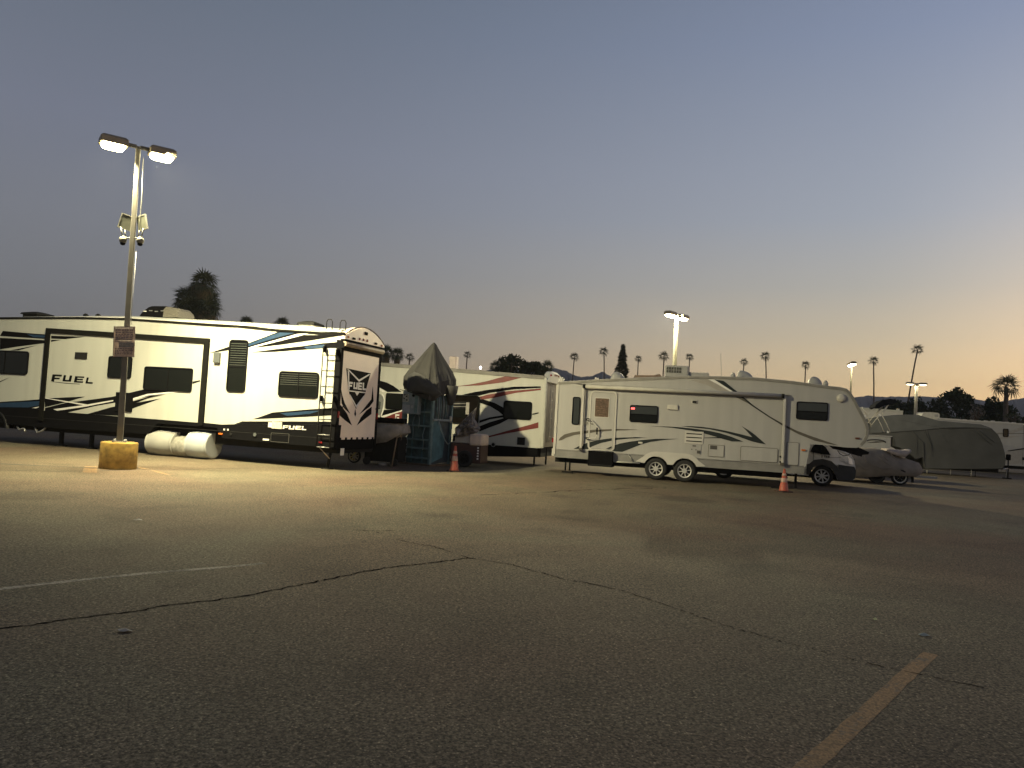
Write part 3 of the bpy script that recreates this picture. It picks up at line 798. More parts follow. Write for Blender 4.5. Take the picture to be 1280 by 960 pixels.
# wheel covers over the tandem wheels, arches
for (xl, _), (xr_, _) in ([[-6.337,0.312],[-5.369,0.375]], [[-4.919,0.346],[-3.989,0.378]]):
    xc = (xl + xr_) / 2; rad = .395
    wheel(fu, xc, .42, .37, .37, .22, tm=rubber, rm=wheelw, dark=dark)
for (xl, _), (xr_, _), m_, rad, yc in ((*[[-6.253,0.319],[-5.304,0.381]], whitetyre, .385, .26), (*[[-4.822,0.354],[-3.904,0.385]], mat('tyre_cover_bluish', (.42, .45, .45), .45, nz=.05), .415, .26)):
    w_ = xr_ - xl - (.17 if rad > .4 else .02)
    prof = [(rad * .80, .0), (rad * .90, .0), (rad * .93, .015), (rad * .90, .03)] + [(rad * (.90 + .10 * math.sin(PI * k / 10)), .03 + (w_ - .06) * k / 10) for k in range(1, 10)] + [(rad * .90, w_ - .03), (rad * .93, w_ - .015), (rad * .90, w_), (rad * .80, w_)]
    MB().lathe(prof, 40, (xl, yc, rad * .985), 'X').build('tyre_cover', m_, fu)
(xl, _), (xr_, _) = [[-5.357,0.26],[-4.782,0.298]]
MB().lathe([(.27, 0), (.31, .05), (.315, (xr_ - xl) * .5), (.31, xr_ - xl - .05), (.27, xr_ - xl)], 36, (xl, .26, .315), 'X').build('wheel_gap_cover', mat('dusty_cover', (.27, .265, .23), .7, nz=.3, sc=9), fu)
ar = MB()
for c in ((788, 780), (985, 790)):
    x, z = [[-12.241,4.647]][0]
    vs = []
    for k in range(13):
        a = PI * k / 12
        for rr_, yy in ((.46, -.03), (.56, -.03), (.56, .2), (.46, .2)):
            vs.append((x + rr_ * math.cos(a), yy, .46 + rr_ * math.sin(a)))
    ar.add(vs, [(4 * k + j, 4 * k + (j + 1) % 4, 4 * k + 4 + (j + 1) % 4, 4 * k + 4 + j) for k in range(12) for j in range(4)], True)
ar.build('wheel_arch', mat('arch_plastic', (.035, .035, .033), .4, nz=.2), fu)
# landing legs and suspension clutter under the belly
for x in (-9.9, -8.7):
    MB().box(x - .05, x + .05, .35, .45, .04, .8).build('leg', dark, fu)
    MB().box(x - .12, x + .12, .28, .52, .0, .04).build('foot', dark, fu)
MB().tube([(-11.4, .1, .55), (-11.2, .0, .45), (-11.05, .05, .5), (-10.95, 0, .42)], .035).build('hose', steel, fu)
MB().tube([(-10.7, .1, .6), (-10.45, .0, .4), (-10.3, .05, .48), (-10.2, .08, .6)], .03).build('hose', steel, fu)
# rear stabiliser
MB().tube([(-.25, .35, .65), (-.32, .3, .03)], .04, 6).build('stabiliser_leg', dark, fu)
MB().tube([tuple(([[-0.529,0.546]][0][0], .1, .62)), tuple(([[-0.212,0.315]][0][0], .2, .30))], .014).build('stabiliser_brace', mat('worn_strut', (.45, .36, .26), .5, nz=.2), fu)
MB().box(-.45, -.2, .2, .45, 0, .03).build('stabiliser_foot', dark, fu)
# side ladder
la = [[-0.429,3.436],[-0.481,1.317],[-0.025,3.356],[-0.075,1.289]]
(l0, l1, l2, l3) = la
lad = MB()
for (a, b_) in ((l0, l1), (l2, l3)):
    xm = (a[0] + b_[0]) / 2
    MB().tube([(xm, -.02, a[1] - .0), (xm, -.12, a[1] - .08), (xm, -.12, b_[1]), (xm, -.12, .60)], .016).build('ladder_rail', dark, fu)
    for z in (a[1] - .12, 1.95):
        MB().cbox((xm, -.055, z), (.05, .12, .16)).build('ladder_bracket', black, fu, bev=.01)
xL, xR = (l0[0] + l1[0]) / 2, (l2[0] + l3[0]) / 2
for z in (3.15, 2.72, 2.28, 1.83, 1.38, .96, .62):
    MB().tube([(xL, -.12, z), (xR, -.12, z)], .013).build('ladder_rung', dark if z > 1.2 else steel, fu)
for xx in (xL + .0, xR + .02):
    zt = profile(roofp, xx) + .03
    MB().tube([(xx - .09, .12, zt), (xx - .09, .12, zt + .22), (xx - .05, .12, zt + .29), (xx + .05, .12, zt + .29), (xx + .09, .12, zt + .22), (xx + .09, .12, zt)], .013).build('roof_handhold', dark, fu)
# ---- rear end
capc = [(0, RW * u / 10, 0) for u in range(11)]
def arch(y, k=1.0):
    u = y / RW
    return 3.72 + .36 * k * (1 - (2 * u - 1) ** 2)
cap = MB()
secs = []
for x, f in ((-.14, 1), (.06, 1), (.12, .97)):
    s = [(x, 0.005, 3.60)]
    for k in range(11):
        y = .005 + (RW - .01) * k / 10
        s.append((x, y, arch(y, f) - (1 - f)))
    s.append((x, RW - .005, 3.60))
    secs.append(s)
cap.loft(secs, smooth=False).build('rear_cap', pinkish, fu)
arc = [(RW * k / 16 - 0 if k else -.01, arch(RW * k / 16) + .012) for k in range(17)]
MB().tube([(.10, a, b_) for a, b_ in arc], .018, 6).build('cap_trim', mat('cap_trim', (.10, .06, .045), .5, nz=.2), fu)
MB().box(.0, .135, -.01, RW + .02, 3.595, 3.63).build('cap_lip', frameblack, fu)
for (yy, zz, m_, w, h) in ((.18, 3.70, orangelens, .07, .06), (.50, 3.69, dark, .14, .06), (.85, 3.72, redlens, .07, .07), (1.08, 3.72, redlens, .07, .07), (1.30, 3.72, redlens, .07, .07), (1.85, 3.70, dark, .14, .06), (2.25, 3.68, orangelens, .07, .06), (1.2, 3.92, black, .16, .09)):
    MB().box(.11, .15, yy - w / 2, yy + w / 2, zz - h / 2, zz + h / 2).build('clearance_light', m_, fu, bev=.01)
# rear awning case
MB().tube([(.10, .02, 3.50), (.10, RW - .06, 3.50)], .075, 12).build('awning_case', mat('tan_case', (.34, .28, .20), .5, nz=.15), fu)
MB().box(.0, .06, .05, RW - .08, 3.32, 3.56).build('awning_backing', frameblack, fu)
# frame and ramp door
MB().box(-.12, .045, .0, .13, .62, 3.6).build('rear_corner', black, fu)
MB().box(-.12, .045, RW - .13, RW, .62, 3.6).build('rear_corner', black, fu)
MB().box(-.12, .03, .13, RW - .13, 3.3, 3.6).build('door_header', black, fu)
MB().box(-.12, .02, .13, RW - .13, .55, .84).build('rear_bumper', black, fu)
MB().box(-.12, .035, .125, RW - .125, .84, 3.32).build('ramp_door', pinkish, fu, bev=.01)
def edecal(poly, m_, x=.036, name='emblem', t=.004):
    P = [tuple(q) for q in poly]
    return MB().xprism(P, x, x + t).build(name, m_, fu)
def eX(pts): return pts
edecal([[0.342,2.839],[1.811,2.803],[1.651,2.453],[1.552,2.176],[1.058,1.719],[0.615,2.132],[0.462,2.486]], black)
edecal([[0.375,2.821],[0.48,2.813],[1.115,2.57],[1.699,2.773],[1.793,2.769],[1.124,2.507]], wline, .041)
edecal([[0.422,2.783],[0.51,2.748],[0.586,2.193],[0.538,2.232]], wline, .041)
edecal([[0.528,2.231],[1.567,2.231],[1.538,2.197],[0.543,2.201]], wline, .041)
edecal([[0.596,2.12],[0.66,2.113],[1.055,1.819],[1.469,2.119],[1.537,2.122],[1.065,1.745]], wline, .041)
edecal([[0.926,2.199],[1.178,2.201],[1.059,2.1]], wline, .041)
lb = [[0.521,0.752,2.257,2.475], [0.815,1.052,2.284,2.478],
      [1.087,1.318,2.277,2.49], [1.364,1.59,2.28,2.496]]
G_ = {'F': [(0, 0), (.3, 0), (.3, .38), (.85, .38), (.85, .6), (.3, .6), (.3, .74), (1, .74), (1, 1), (0, 1)],
      'U': [(0, 0), (1, 0), (1, 1), (.7, 1), (.7, .26), (.3, .26), (.3, 1), (0, 1)],
      'E': [(0, 0), (1, 0), (1, .22), (.3, .22), (.3, .39), (.92, .39), (.92, .61), (.3, .61), (.3, .78), (1, .78), (1, 1), (0, 1)],
      'L': [(0, 0), (1, 0), (1, .26), (.3, .26), (.3, 1), (0, 1)]}
for ch, (a, b_, c, d) in zip('FUEL', lb):
    MB().xprism([(a + (b_ - a) * u, c + (d - c) * v) for u, v in G_[ch]], .041, .048).build('letter', wline, fu)
edecal([[0.123,1.814],[0.252,1.757],[0.567,1.56],[0.885,1.241],[0.488,1.377],[0.154,1.51]], black)
edecal([[0.125,2.251],[0.231,2.062],[0.381,1.863],[0.734,1.574],[0.403,1.7],[0.218,1.858]], black)
edecal([[1.178,1.244],[1.389,1.481],[1.712,1.694],[2.022,1.813],[2.03,1.592],[1.515,1.387]], black)
edecal([[1.277,1.565],[1.628,1.8],[1.968,2.031],[2.007,2.419],[2.117,1.982],[1.882,1.808]], black)
edecal([[1.014,1.717],[1.089,1.571],[1.045,1.496],[0.98,1.569]], black)
edecal([[0.775,3.452],[1.372,3.461],[1.36,3.384],[0.785,3.379]], mat('sticker_red', (.45, .12, .14), .5, nz=.3, sc=30))
for k in range(7):
    y = .25 + k * (RW - .5) / 6
    MB().box(.02, .06, y - .035, y + .035, .80, .90).build('hinge', black, fu)
for y in (.16, RW - .2):
    MB().tube([(.05, y, 1.75), (.09, y + .02, 1.75), (.09, y + .22, 1.78)], .014).build('door_latch', dark, fu)
MB().box(.03, .06, .02, .11, 1.45, 1.62).build('tail_light', redlens, fu)
MB().box(.03, .06, RW - .11, RW - .02, 1.45, 1.62).build('tail_light', redlens, fu)
MB().box(.05, .06, .3, .5, .40, .60).build('number_plate', wline, fu)
# things on the roof
def roof_at(x): return profile(roofp, x)
def xf(mb, x, y, z):                      # move the collected shapes
    mb.v = [(a + x, b + y, c + z) for a, b, c in mb.v]
    return mb
xa_, xb_ = [[-7.548,4.347]][0][0], [[-6.098,4.294]][0][0]
Lw = xb_ - xa_
AZ = roof_at(xa_) + .13
def hump(x0, x1, w, h, r0, n=8, m0=1):
    secs = []
    for k in range(n + 1):
        u = k / n; x = x0 + (x1 - x0) * u
        hh = h
        if x - x0 < r0: q = 1 - (x - x0) / r0; hh = h * math.sqrt(max(1 - q * q, .02))
        secs.append([(x, 0, 0), (x, .02, hh * .7), (x, .12, hh), (x, w - .12, hh), (x, w - .02, hh * .7), (x, w, 0)])
    return secs
ac = xf(MB().loft(hump(0, Lw * .62, .75, .36, .42), smooth=False), xa_, .7, AZ).build('air_conditioner', black, fu)
xf(MB().loft([[(x, y, z) for (_, y, z) in hump(0, 1, .75, h_, .01)[1]] for x, h_ in ((Lw * .62, .35), (Lw * .94, .30), (Lw, .22))], smooth=False), xa_, .7, AZ).build('grille_end', mat('ac_perforated', (.17, .16, .13), .5, nz=.6, sc=60), ac)
for k in range(4): xf(MB().box(.15 + k * .22, .27 + k * .22, -.012, .0, .16 + .02 * (k % 2), .19 + .02 * (k % 2)), xa_, .7, AZ).build('louvre', wline if k == 0 else steel, ac)
def vent(frame, x, y, z, w=.36, h=.13, m_=None, lm=None):
    v = xf(MB().box(-w / 2, w / 2, -w / 2, w / 2, -.05, h * .35), x, y, z).build('roof_vent', m_ or roofwhite, frame)
    xf(MB().loft([[(a * w * .6, b_ * w * .6, h * .35) for a, b_ in ((1, 1), (-1, 1), (-1, -1), (1, -1))], [(a * w * .55, b_ * w * .55, h * .75) for a, b_ in ((1, 1), (-1, 1), (-1, -1), (1, -1))], [(a * w * .2, b_ * w * .2, h * 1.15) for a, b_ in ((1, 1), (-1, 1), (-1, -1), (1, -1))]], smooth=False), x, y, z).build('lid', lm or m_ or dark, v)
vent(fu, [[-11.99,4.279]][0][0], 1.0, roof_at(-11) + .15, w=.6, h=.14, m_=dark)
vent(fu, [[-1.722,4.162]][0][0], 1.2, roof_at(-1.5) + .16, w=.5, h=.16)
for xv, _ in [[-9.976,4.376],[-9.469,4.383]]:
    vent(fu, xv, 1.0, roof_at(-9) + .14, w=.1, h=.09, m_=dark)

# ------------------------------------------------------------------ red and black striped travel trailer
q = thing('travel_trailer', 'white travel trailer with red and black swooshes, behind the tarp-topped teal rack', 'trailer', [1.2,27.5,0], -16)
rq = [(-9.3, 3.66), (-6.83, 3.56), (-3.4, 3.43), (-.05, 3.30)]
sidep = [(-9.6, .72), (.0, .72), (.0, 3.26), (-3.4, 3.37), (-6.83, 3.50), (-9.0, 3.60), (-9.6, 3.2)]
MB().prism(sidep, 0, 2.4).build('body', siding3, q, bev=.03)
MB().prism([(a, b_ + .02) for a, b_ in rq] + [(a, b_ - .12) for a, b_ in reversed(rq)], -.03, 2.43).build('roof_trim', roofgrey, q)
MB().prism([tuple(v) for v in [[-4.977,0.443],[-2.359,0.602],[-0.166,0.687],[-0.148,0.365],[-2.305,0.246],[-4.953,0.094]]], -.015, .3).build('skirt', black, q)
MB().box(-9, -.1, .3, 2.3, .35, .72).build('chassis', dark, q)
decal(q, [[-3.458,2.774],[-2.853,2.88],[-2.226,3.027],[-1.302,3.305],[-0.393,3.341],[-0.864,3.221],[-1.596,3.006],[-2.469,2.86]], red)
decal(q, [[-3.161,2.477],[-2.707,2.595],[-2.206,2.702],[-1.152,2.869],[-0.162,2.925],[-0.159,2.872],[-1.146,2.774],[-2.073,2.6],[-2.508,2.471],[-2.955,2.474]], black)
decal(q, [[-2.505,2.423],[-2.194,2.522],[-1.452,2.689],[-0.157,2.848],[-0.154,2.789],[-1.077,2.646],[-1.936,2.414],[-2.373,2.339]], red)
decal(q, [[-2.693,2.372],[-2.31,2.348],[-1.862,2.238],[-1.527,2.087],[-1.51,1.801],[-1.719,1.946],[-2.043,2.109],[-2.428,2.21]], black)
decal(q, [[-2.419,1.559],[-2.017,1.702],[-1.498,1.808],[-1.493,1.731],[-2.013,1.624],[-2.414,1.469]], black)
decal(q, [[-2.406,1.344],[-2.006,1.523],[-1.491,1.695],[-1.238,1.715],[-1.628,1.484],[-1.995,1.332],[-2.394,1.152]], black)
decal(q, [[-2.378,0.907],[-1.853,1.065],[-1.364,1.232],[-0.458,1.522],[-0.172,1.627],[-0.16,1.415],[-1.358,1.143],[-1.973,0.974],[-2.345,0.879]], red)
decal(q, [[-0.42,1.919],[-0.18,1.979],[-0.178,1.944],[-0.417,1.872]], black)
window(q, [-1.522,-0.444,1.675,2.346], black, glass, r=.09)
b = [-0.924,-0.635,0.764,1.035]
MB().box(b[0], b[1], -.02, .01, b[2], b[3]).build('hatch', dark, q)
for x, z in [[-2.176,0.704],[-1.818,0.709]]:
    MB().lathe([(.09, -.04), (.08, -.045), (.07, -.01)], 16, (x, 0, z), 'Y').build('round_port', mat('port_ring', (.32, .31, .28), .5, nz=.1), q)
    MB().lathe([(.06, -.05), (.055, -.052)], 14, (x, 0, z), 'Y').build('port_hole', dark, q)
# left end seen between the toy hauler and the tarp
decal(q, [[-6.975,2.926],[-6.654,2.887],[-6.261,2.807],[-5.973,2.691],[-5.61,2.47],[-6.2,2.443],[-6.454,2.56],[-6.956,2.667]], black)
decal(q, [[-6.96,2.713],[-6.636,2.643],[-6.381,2.525],[-6.291,2.439],[-6.41,2.434],[-6.666,2.564],[-6.954,2.629]], wline, -.008)
window(q, [-6.251,-5.515,1.787,2.405], black, glass, r=.06)
decal(q, [[-6.465,1.737],[-5.495,1.813],[-5.45,1.154],[-5.932,1.126],[-6.438,1.353]], black)
decal(q, [[-6.434,1.495],[-5.495,1.8],[-5.491,1.75],[-6.303,1.425]], wline, -.008)
decal(q, [[-6.317,1.424],[-5.897,1.613],[-5.491,1.75],[-5.472,1.471],[-5.874,1.283]], red, -.012)
b = [-5.803,-5.639,1.356,1.61]
letters(q, 'G', [b], wline, -.016)
decal(q, [[-6.929,2.294],[-6.722,2.368],[-6.473,2.341],[-6.301,2.195],[-6.335,1.872],[-6.438,1.546],[-6.661,1.521],[-6.878,1.586]], mat('grey_graphic', (.17, .18, .18), .5, nz=.2), -.008)
decal(q, [[-6.754,2.031],[-6.596,2.09],[-6.445,2.046],[-6.457,1.814],[-6.57,1.718],[-6.716,1.788]], mat('grey_dots', (.04, .045, .045), .5, nz=.7, sc=45), -.012)
decal(q, [[-6.427,2.381],[-6.338,2.308],[-6.269,2.132],[-6.297,1.746],[-6.379,1.51],[-6.422,1.521],[-6.344,1.807],[-6.325,2.129]], wline, -.014)
# entry door window dressing right of the teal rack
b = [-3.578,-2.448,1.398,2.468]
fr_ = ring_prism(MB(), rr(*b, r=.12), rr(b[0] + .05, b[1] - .05, b[2] + .05, b[3] - .05, r=.1), -.06, .01).build('slide_window_frame', frameblack, q)
MB().prism(rr(b[0] + .04, b[1] - .04, b[2] + .04, b[3] - .04, r=.1), -.03, .0).build('slide_panel', mat('dark_brown_panel', (.010, .008, .007), .9, nz=.3, spec=.03), q)
b2 = [-3.516,-2.943,1.628,1.945]
MB().box(b2[0], b2[1], -.045, -.028, b2[2], b2[3]).build('pane', glass, q)
b2 = [-2.964,-2.834,1.756,2.202]
MB().box(b2[0], b2[1], -.05, -.028, b2[2], b2[3]).build('window_post', mat('dull_white', (.34, .32, .30), .5, nz=.2), q)
for k in range(5):
    z = b2[3] - .02 - k * .055
    MB().tube([(b2[0] - .95, -.05, z + .10 - .02 * k), (b2[0] - .5, -.06, z), (b2[0], -.05, z + .03)], .018, 6).build('window_fold', mat('dull_white', (.34, .32, .30), .5, nz=.2) if k % 2 else tarp, q)
# rear end of it, beside the beige fifth wheel
MB().box(.0, .03, .06, 2.34, .75, 3.12).build('rear_panel', mat('dull_rear_panel', (.20, .19, .165), .35, .2, nz=.4, sc=2, streak=True), q)
MB().box(-.06, .07, -.04, .13, .70, 3.22).build('corner_trim', siding3, q, bev=.03)
MB().box(-.06, .07, 2.27, 2.44, .70, 3.22).build('corner_trim', siding3, q, bev=.03)
s0 = []
for x, f in ((-.1, 1), (.06, 1), (.14, .8)):
    s0.append([(x, .0, 3.10)] + [(x, 2.4 * k / 8, 3.16 + (.38 * f) * (1 - (2 * k / 8 - 1) ** 4)) for k in range(9)] + [(x, 2.4, 3.10)])
MB().loft(s0, smooth=False).build('rear_cap', siding3, q)
for y, z in ((.3, 3.36), (.9, 3.40), (1.2, 3.41), (1.5, 3.40), (2.1, 3.36)):
    MB().box(.12, .16, y - .06, y + .06, z - .03, z + .03).build('clearance_light', redlens, q)
for y in (.55, .9):
    MB().tube([(.03, y, .9), (.10, y, 1.0), (.10, y, 3.0), (.03, y, 3.08)], .013).build('ladder_rail', steel, q)
for k in range(6):
    MB().tube([(.10, .55, 1.1 + .34 * k), (.10, .9, 1.1 + .34 * k)], .012).build('ladder_rung', steel, q)
MB().tube([(-.35, .4, .7), (-.35, .4, .05)], .035, 6).build('stabiliser_leg', dark, q)
MB().tube([(-.1, 1.2, .7), (-.1, 1.2, .05)], .035, 6).build('stabiliser_leg', dark, q)
wheel(q, -4.6, .1, .35, .34, tm=rubber, rm=wheelw, dark=dark)
wheel(q, -5.45, .1, .35, .34, tm=rubber, rm=wheelw, dark=dark)
b = [-4.143,-3.845,3.639,3.995]
MB().box(b[0], b[1], 1.0, 1.3, 3.38, b[3]).build('roof_vent', mat('vent_pale', (.55, .46, .42), .5, nz=.15), q, bev=.03)
x, z = [[-2.697,3.559]][0]
v = MB().lathe([(.02, -.25), (.02, -.05)], 8, (x, .6, z)).build('roof_light', dark, q)
MB().lathe([(.03, -.05), (.045, 0), (.03, .04), (.01, .055)], 10, (x, .6, z)).build('bulb', emit('bulb_glow', (1, .95, .9), 12), v)

# ------------------------------------------------------------------ beige fifth wheel
b5 = thing('fifth_wheel_trailer', 'beige fifth wheel trailer with entry door, rolled awning and dark curved swooshes', 'trailer', [4.76,24.47,0], -16.13)
nose = [[5.108,3.209],[5.376,3.192],[5.555,3.152],[5.669,3.042],[5.785,2.856],[5.926,2.596],[6.043,2.379],[6.15,2.162],[6.2,1.975],[6.188,1.795],[6.125,1.62],[6.028,1.5],[5.886,1.453],[5.614,1.445],[5.304,1.463],[4.947,1.478],[4.578,1.483]]
body_p = [(-3.36, .78), (-3.36, 2.93), (-3.2, 3.0), (-2.3, 3.09), (-1.39, 3.18), (-.3, 3.26), (.81, 3.35), (1.9, 3.38), (2.9, 3.385), (4.0, 3.32)] + [tuple(v) for v in nose] + [(4.47, .78)]
MB().prism(body_p, 0, 2.4).build('body', siding2, b5, bev=.035, seg=3)
rt = [(-3.36, 2.98), (-2.3, 3.09), (-1.39, 3.18), (-.3, 3.26), (.81, 3.35), (1.9, 3.38), (2.9, 3.385), (4.0, 3.32)] + [tuple(v) for v in nose[:12]]
def offs(pts, d):
    out = []
    for i, p in enumerate(pts):
        a = Vector(pts[max(i - 1, 0)]); c = Vector(pts[min(i + 1, len(pts) - 1)])
        t_ = (c - a).normalized(); n_ = Vector((-t_.y, t_.x)); out.append((p[0] + n_.x * d, p[1] + n_.y * d))
    return out
MB().prism(offs(rt, .02) + list(reversed(offs(rt, -.055))), -.022, .03).build('roof_trim', roofgrey, b5)
def arc_pts(c, r, a0, a1, n=9): return [(c[0] + r * math.cos(R(a0 + (a1 - a0) * k / n)), c[1] + r * math.sin(R(a0 + (a1 - a0) * k / n))) for k in range(n + 1)]
MB().prism([(-3.36, .50), (-.42, .51)] + arc_pts((0, .36), .43, 160, 62) + arc_pts((.90, .36), .43, 118, 20) + [(1.34, .515), (4.46, .52), (4.46, .775), (-3.36, .775)], .0, .2).build('skirt', greyskirt, b5)
MB().box(-3.37, 4.0, .25, 2.2, .34, .6).build('chassis', dark, b5)
MB().prism([(-3.40, .60), (-3.32, .60), (-3.32, 2.95), (-3.40, 2.90)], -.025, .06).build('corner_trim', capw, b5)
x, z = [[-3.448,1.058]][0]
MB().box(-3.46, -3.36, -.02, .14, z - .07, z + .08).build('tail_light', redlens, b5, bev=.012)
MB().box(-3.44, -3.36, .0, 2.4, .55, .78).build('rear_bumper', capw, b5)
# graphics
decal(b5, [[-3.233,1.061],[-3.187,1.154],[-3.041,1.273],[-2.791,1.358],[-2.442,1.428],[-1.995,1.495],[-1.307,1.56],[-0.579,1.579],[-1.304,1.506],[-1.991,1.421],[-2.686,1.28],[-2.984,1.167],[-3.122,1.078]], taupe)
decal(b5, [[-2.711,0.817],[-2.516,0.929],[-2.271,1.043],[-1.977,1.141],[-1.634,1.217],[-1.292,1.272],[-0.711,1.328],[-0.288,1.335],[-0.902,1.272],[-1.386,1.188],[-1.823,1.062],[-2.09,0.937],[-2.235,0.838]], teal_dk)
decal(b5, [[-1.641,0.893],[-1.425,1],[-1.185,1.093],[-0.849,1.178],[-0.514,1.243],[-0.039,1.317],[0.677,1.362],[0.247,1.301],[-0.224,1.204],[-0.507,1.108],[-0.837,0.946],[-1.098,0.826],[-1.387,0.826],[-1.517,0.876]], teal_dk)
decal(b5, [[-0.27,1.716],[0.354,1.734],[0.777,1.73],[1.197,1.708],[1.614,1.669],[1.925,1.62],[2.269,1.532],[2.653,1.398],[2.309,1.383],[2.07,1.432],[1.759,1.511],[1.411,1.589],[1.061,1.647],[0.426,1.702]], teal_dk)
decal(b5, [[0.705,1.769],[1.054,1.789],[1.402,1.781],[1.748,1.752],[2.092,1.708],[2.501,1.634],[2.908,1.554],[2.715,1.753],[2.575,1.881],[2.799,1.758],[2.988,1.629],[3.321,1.357],[3.115,1.379],[2.879,1.426],[2.505,1.543],[2.094,1.645],[1.577,1.727],[1.056,1.75]], teal_dk)
decal(b5, [[1.469,1.451],[1.76,1.479],[1.972,1.492],[1.973,1.457],[1.761,1.451],[1.47,1.429]], teal_dk)
decal(b5, [[0.952,3.259],[1.489,3.302],[1.762,3.172],[2.181,2.941],[1.893,2.927],[1.523,3.092]], taupe_l)
decal(b5, [[1.504,3.297],[1.683,3.304],[2.276,2.945],[2.181,2.941],[1.787,3.158]], wline, -.008)
decal(b5, [[1.684,3.299],[1.975,3.271],[2.405,2.941],[2.276,2.945]], teal_dk, -.0045)
decal(b5, [[2.355,2.779],[2.569,2.78],[2.886,2.553],[3.414,2.221],[3.81,2.013],[4.165,1.845],[4.533,1.717],[4.943,1.593],[5.393,1.459],[5.17,1.478],[4.72,1.56],[4.261,1.724],[3.794,1.949],[3.225,2.289],[2.742,2.595]], taupe)
decal(b5, [[2.521,2.787],[2.592,2.791],[2.91,2.539],[3.414,2.201],[3.811,1.989],[4.166,1.825],[3.812,1.96],[3.368,2.199],[2.839,2.545]], teal_dk, -.008)
# door
b = [-2.244,-1.35,0.826,2.78]
ring_prism(MB(), rr(*b, r=.14), rr(b[0] + .05, b[1] - .05, b[2] + .04, b[3] - .05, r=.11), -.03, .0).build('door_frame', capw, b5)
do = MB().prism(rr(b[0] + .055, b[1] - .055, b[2] + .045, b[3] - .055, r=.10), -.016, .0).build('door', siding2, b5)
gp = mat('door_gasket', (.16, .15, .13), .6, nz=.2)
ring_prism(MB(), rr(b[0] + .046, b[1] - .046, b[2] + .036, b[3] - .046, r=.11), rr(b[0] + .06, b[1] - .06, b[2] + .05, b[3] - .06, r=.10), -.0185, .0).build('door_gasket', gp, b5)
# stripes carry on across the door
decal(do, [[-2.201,1.468],[-1.993,1.495],[-1.476,1.545],[-1.473,1.491],[-1.989,1.421],[-2.196,1.374]], taupe, -.018)
decal(do, [[-2.179,1.069],[-1.974,1.141],[-1.631,1.217],[-1.46,1.247],[-1.456,1.169],[-1.821,1.063],[-2.087,0.937],[-2.17,0.892]], teal_dk, -.018)
decal(do, [[-1.639,0.893],[-1.447,0.989],[-1.444,0.921],[-1.516,0.896]], teal_dk, -.018)
w = [-2.079,-1.59,1.902,2.553]
ring_prism(MB(), rr(*w, r=.02), rr(w[0] + .02, w[1] - .02, w[2] + .02, w[3] - .02, r=.012), -.032, -.01).build('door_window', capw, do)
MB().box(w[0] + .018, w[1] - .018, -.024, -.012, w[2] + .018, w[3] - .018).build('window_blind', mat('brown_blind', (.12, .075, .05), .6, nz=.5, sc=18), do)
wv = MB()
for k in range(9):
    z = w[2] + .04 + (w[3] - w[2] - .08) * (k + .5) / 9
    pts = [(w[0] + .02 + (w[1] - w[0] - .04) * i / 10, -.027, z + .010 * math.sin(i * 1.1 + k * .9)) for i in range(11)]
    wv.tube(pts, .006, 4)
wv.build('blind_fold', mat('brown_fold', (.055, .035, .025), .6, nz=.2), do)
hn = [(p[0], -.12, p[1]) for p in [[-2.277,1.817],[-2.148,1.805],[-2.005,1.66],[-1.942,1.569],[-1.938,1.34],[-1.982,1.23],[-2.097,1.204],[-2.259,1.194]]]
MB().tube([(hn[0][0], -.0, hn[0][2])] + hn + [(hn[-1][0], 0, hn[-1][2])], .013).build('grab_handle', capw, b5)
MB().tube(hn[3:5], .024).build('grip', black, b5)
for p in (hn[0], hn[-1]): MB().cbox((p[0], -.05, p[2]), (.09, .1, .07)).build('handle_bracket', black, b5, bev=.01)
for (x, z), w_, h_ in zip([[-2.327,1.701],[-2.131,1.673]], (.07, .05), (.05, .05)):
    MB().box(x - w_ / 2, x + w_ / 2, -.04, -.014, z - h_ / 2, z + h_ / 2).build('door_latch', mat('latch', (.2, .19, .17), .4, nz=.2), b5)
window(b5, [-2.819,-2.564,1.622,2.54], black, glass2, r=.06, fr=.025)
w2 = [-0.918,-0.013,1.817,2.368]
wf = window(b5, w2, black, glass2, r=.06, fr=.028, split_h=.47)
MB().box(w2[0] + .03, w2[1] - .03, -.0135, -.0105, w2[2] + .03, w2[2] + (w2[3] - w2[2]) * .47).build('lower_pane', glass, wf)
x, z = [[-0.821,2.254]][0]
MB().cbox((x, -.0, z), (.12, .05, .055)).build('red_spot', emit('red_glow', (1, .12, .12), 2.2), wf)  # small emissive red block set into the upper pane
w3 = [4.161,5.063,2.18,2.731]
wf = window(b5, w3, black, glass2, r=.06, fr=.028, split_h=.47)
MB().box(w3[0] + .03, w3[1] - .03, -.0135, -.0105, w3[2] + .03, w3[2] + (w3[3] - w3[2]) * .47).build('lower_pane', glass, wf)
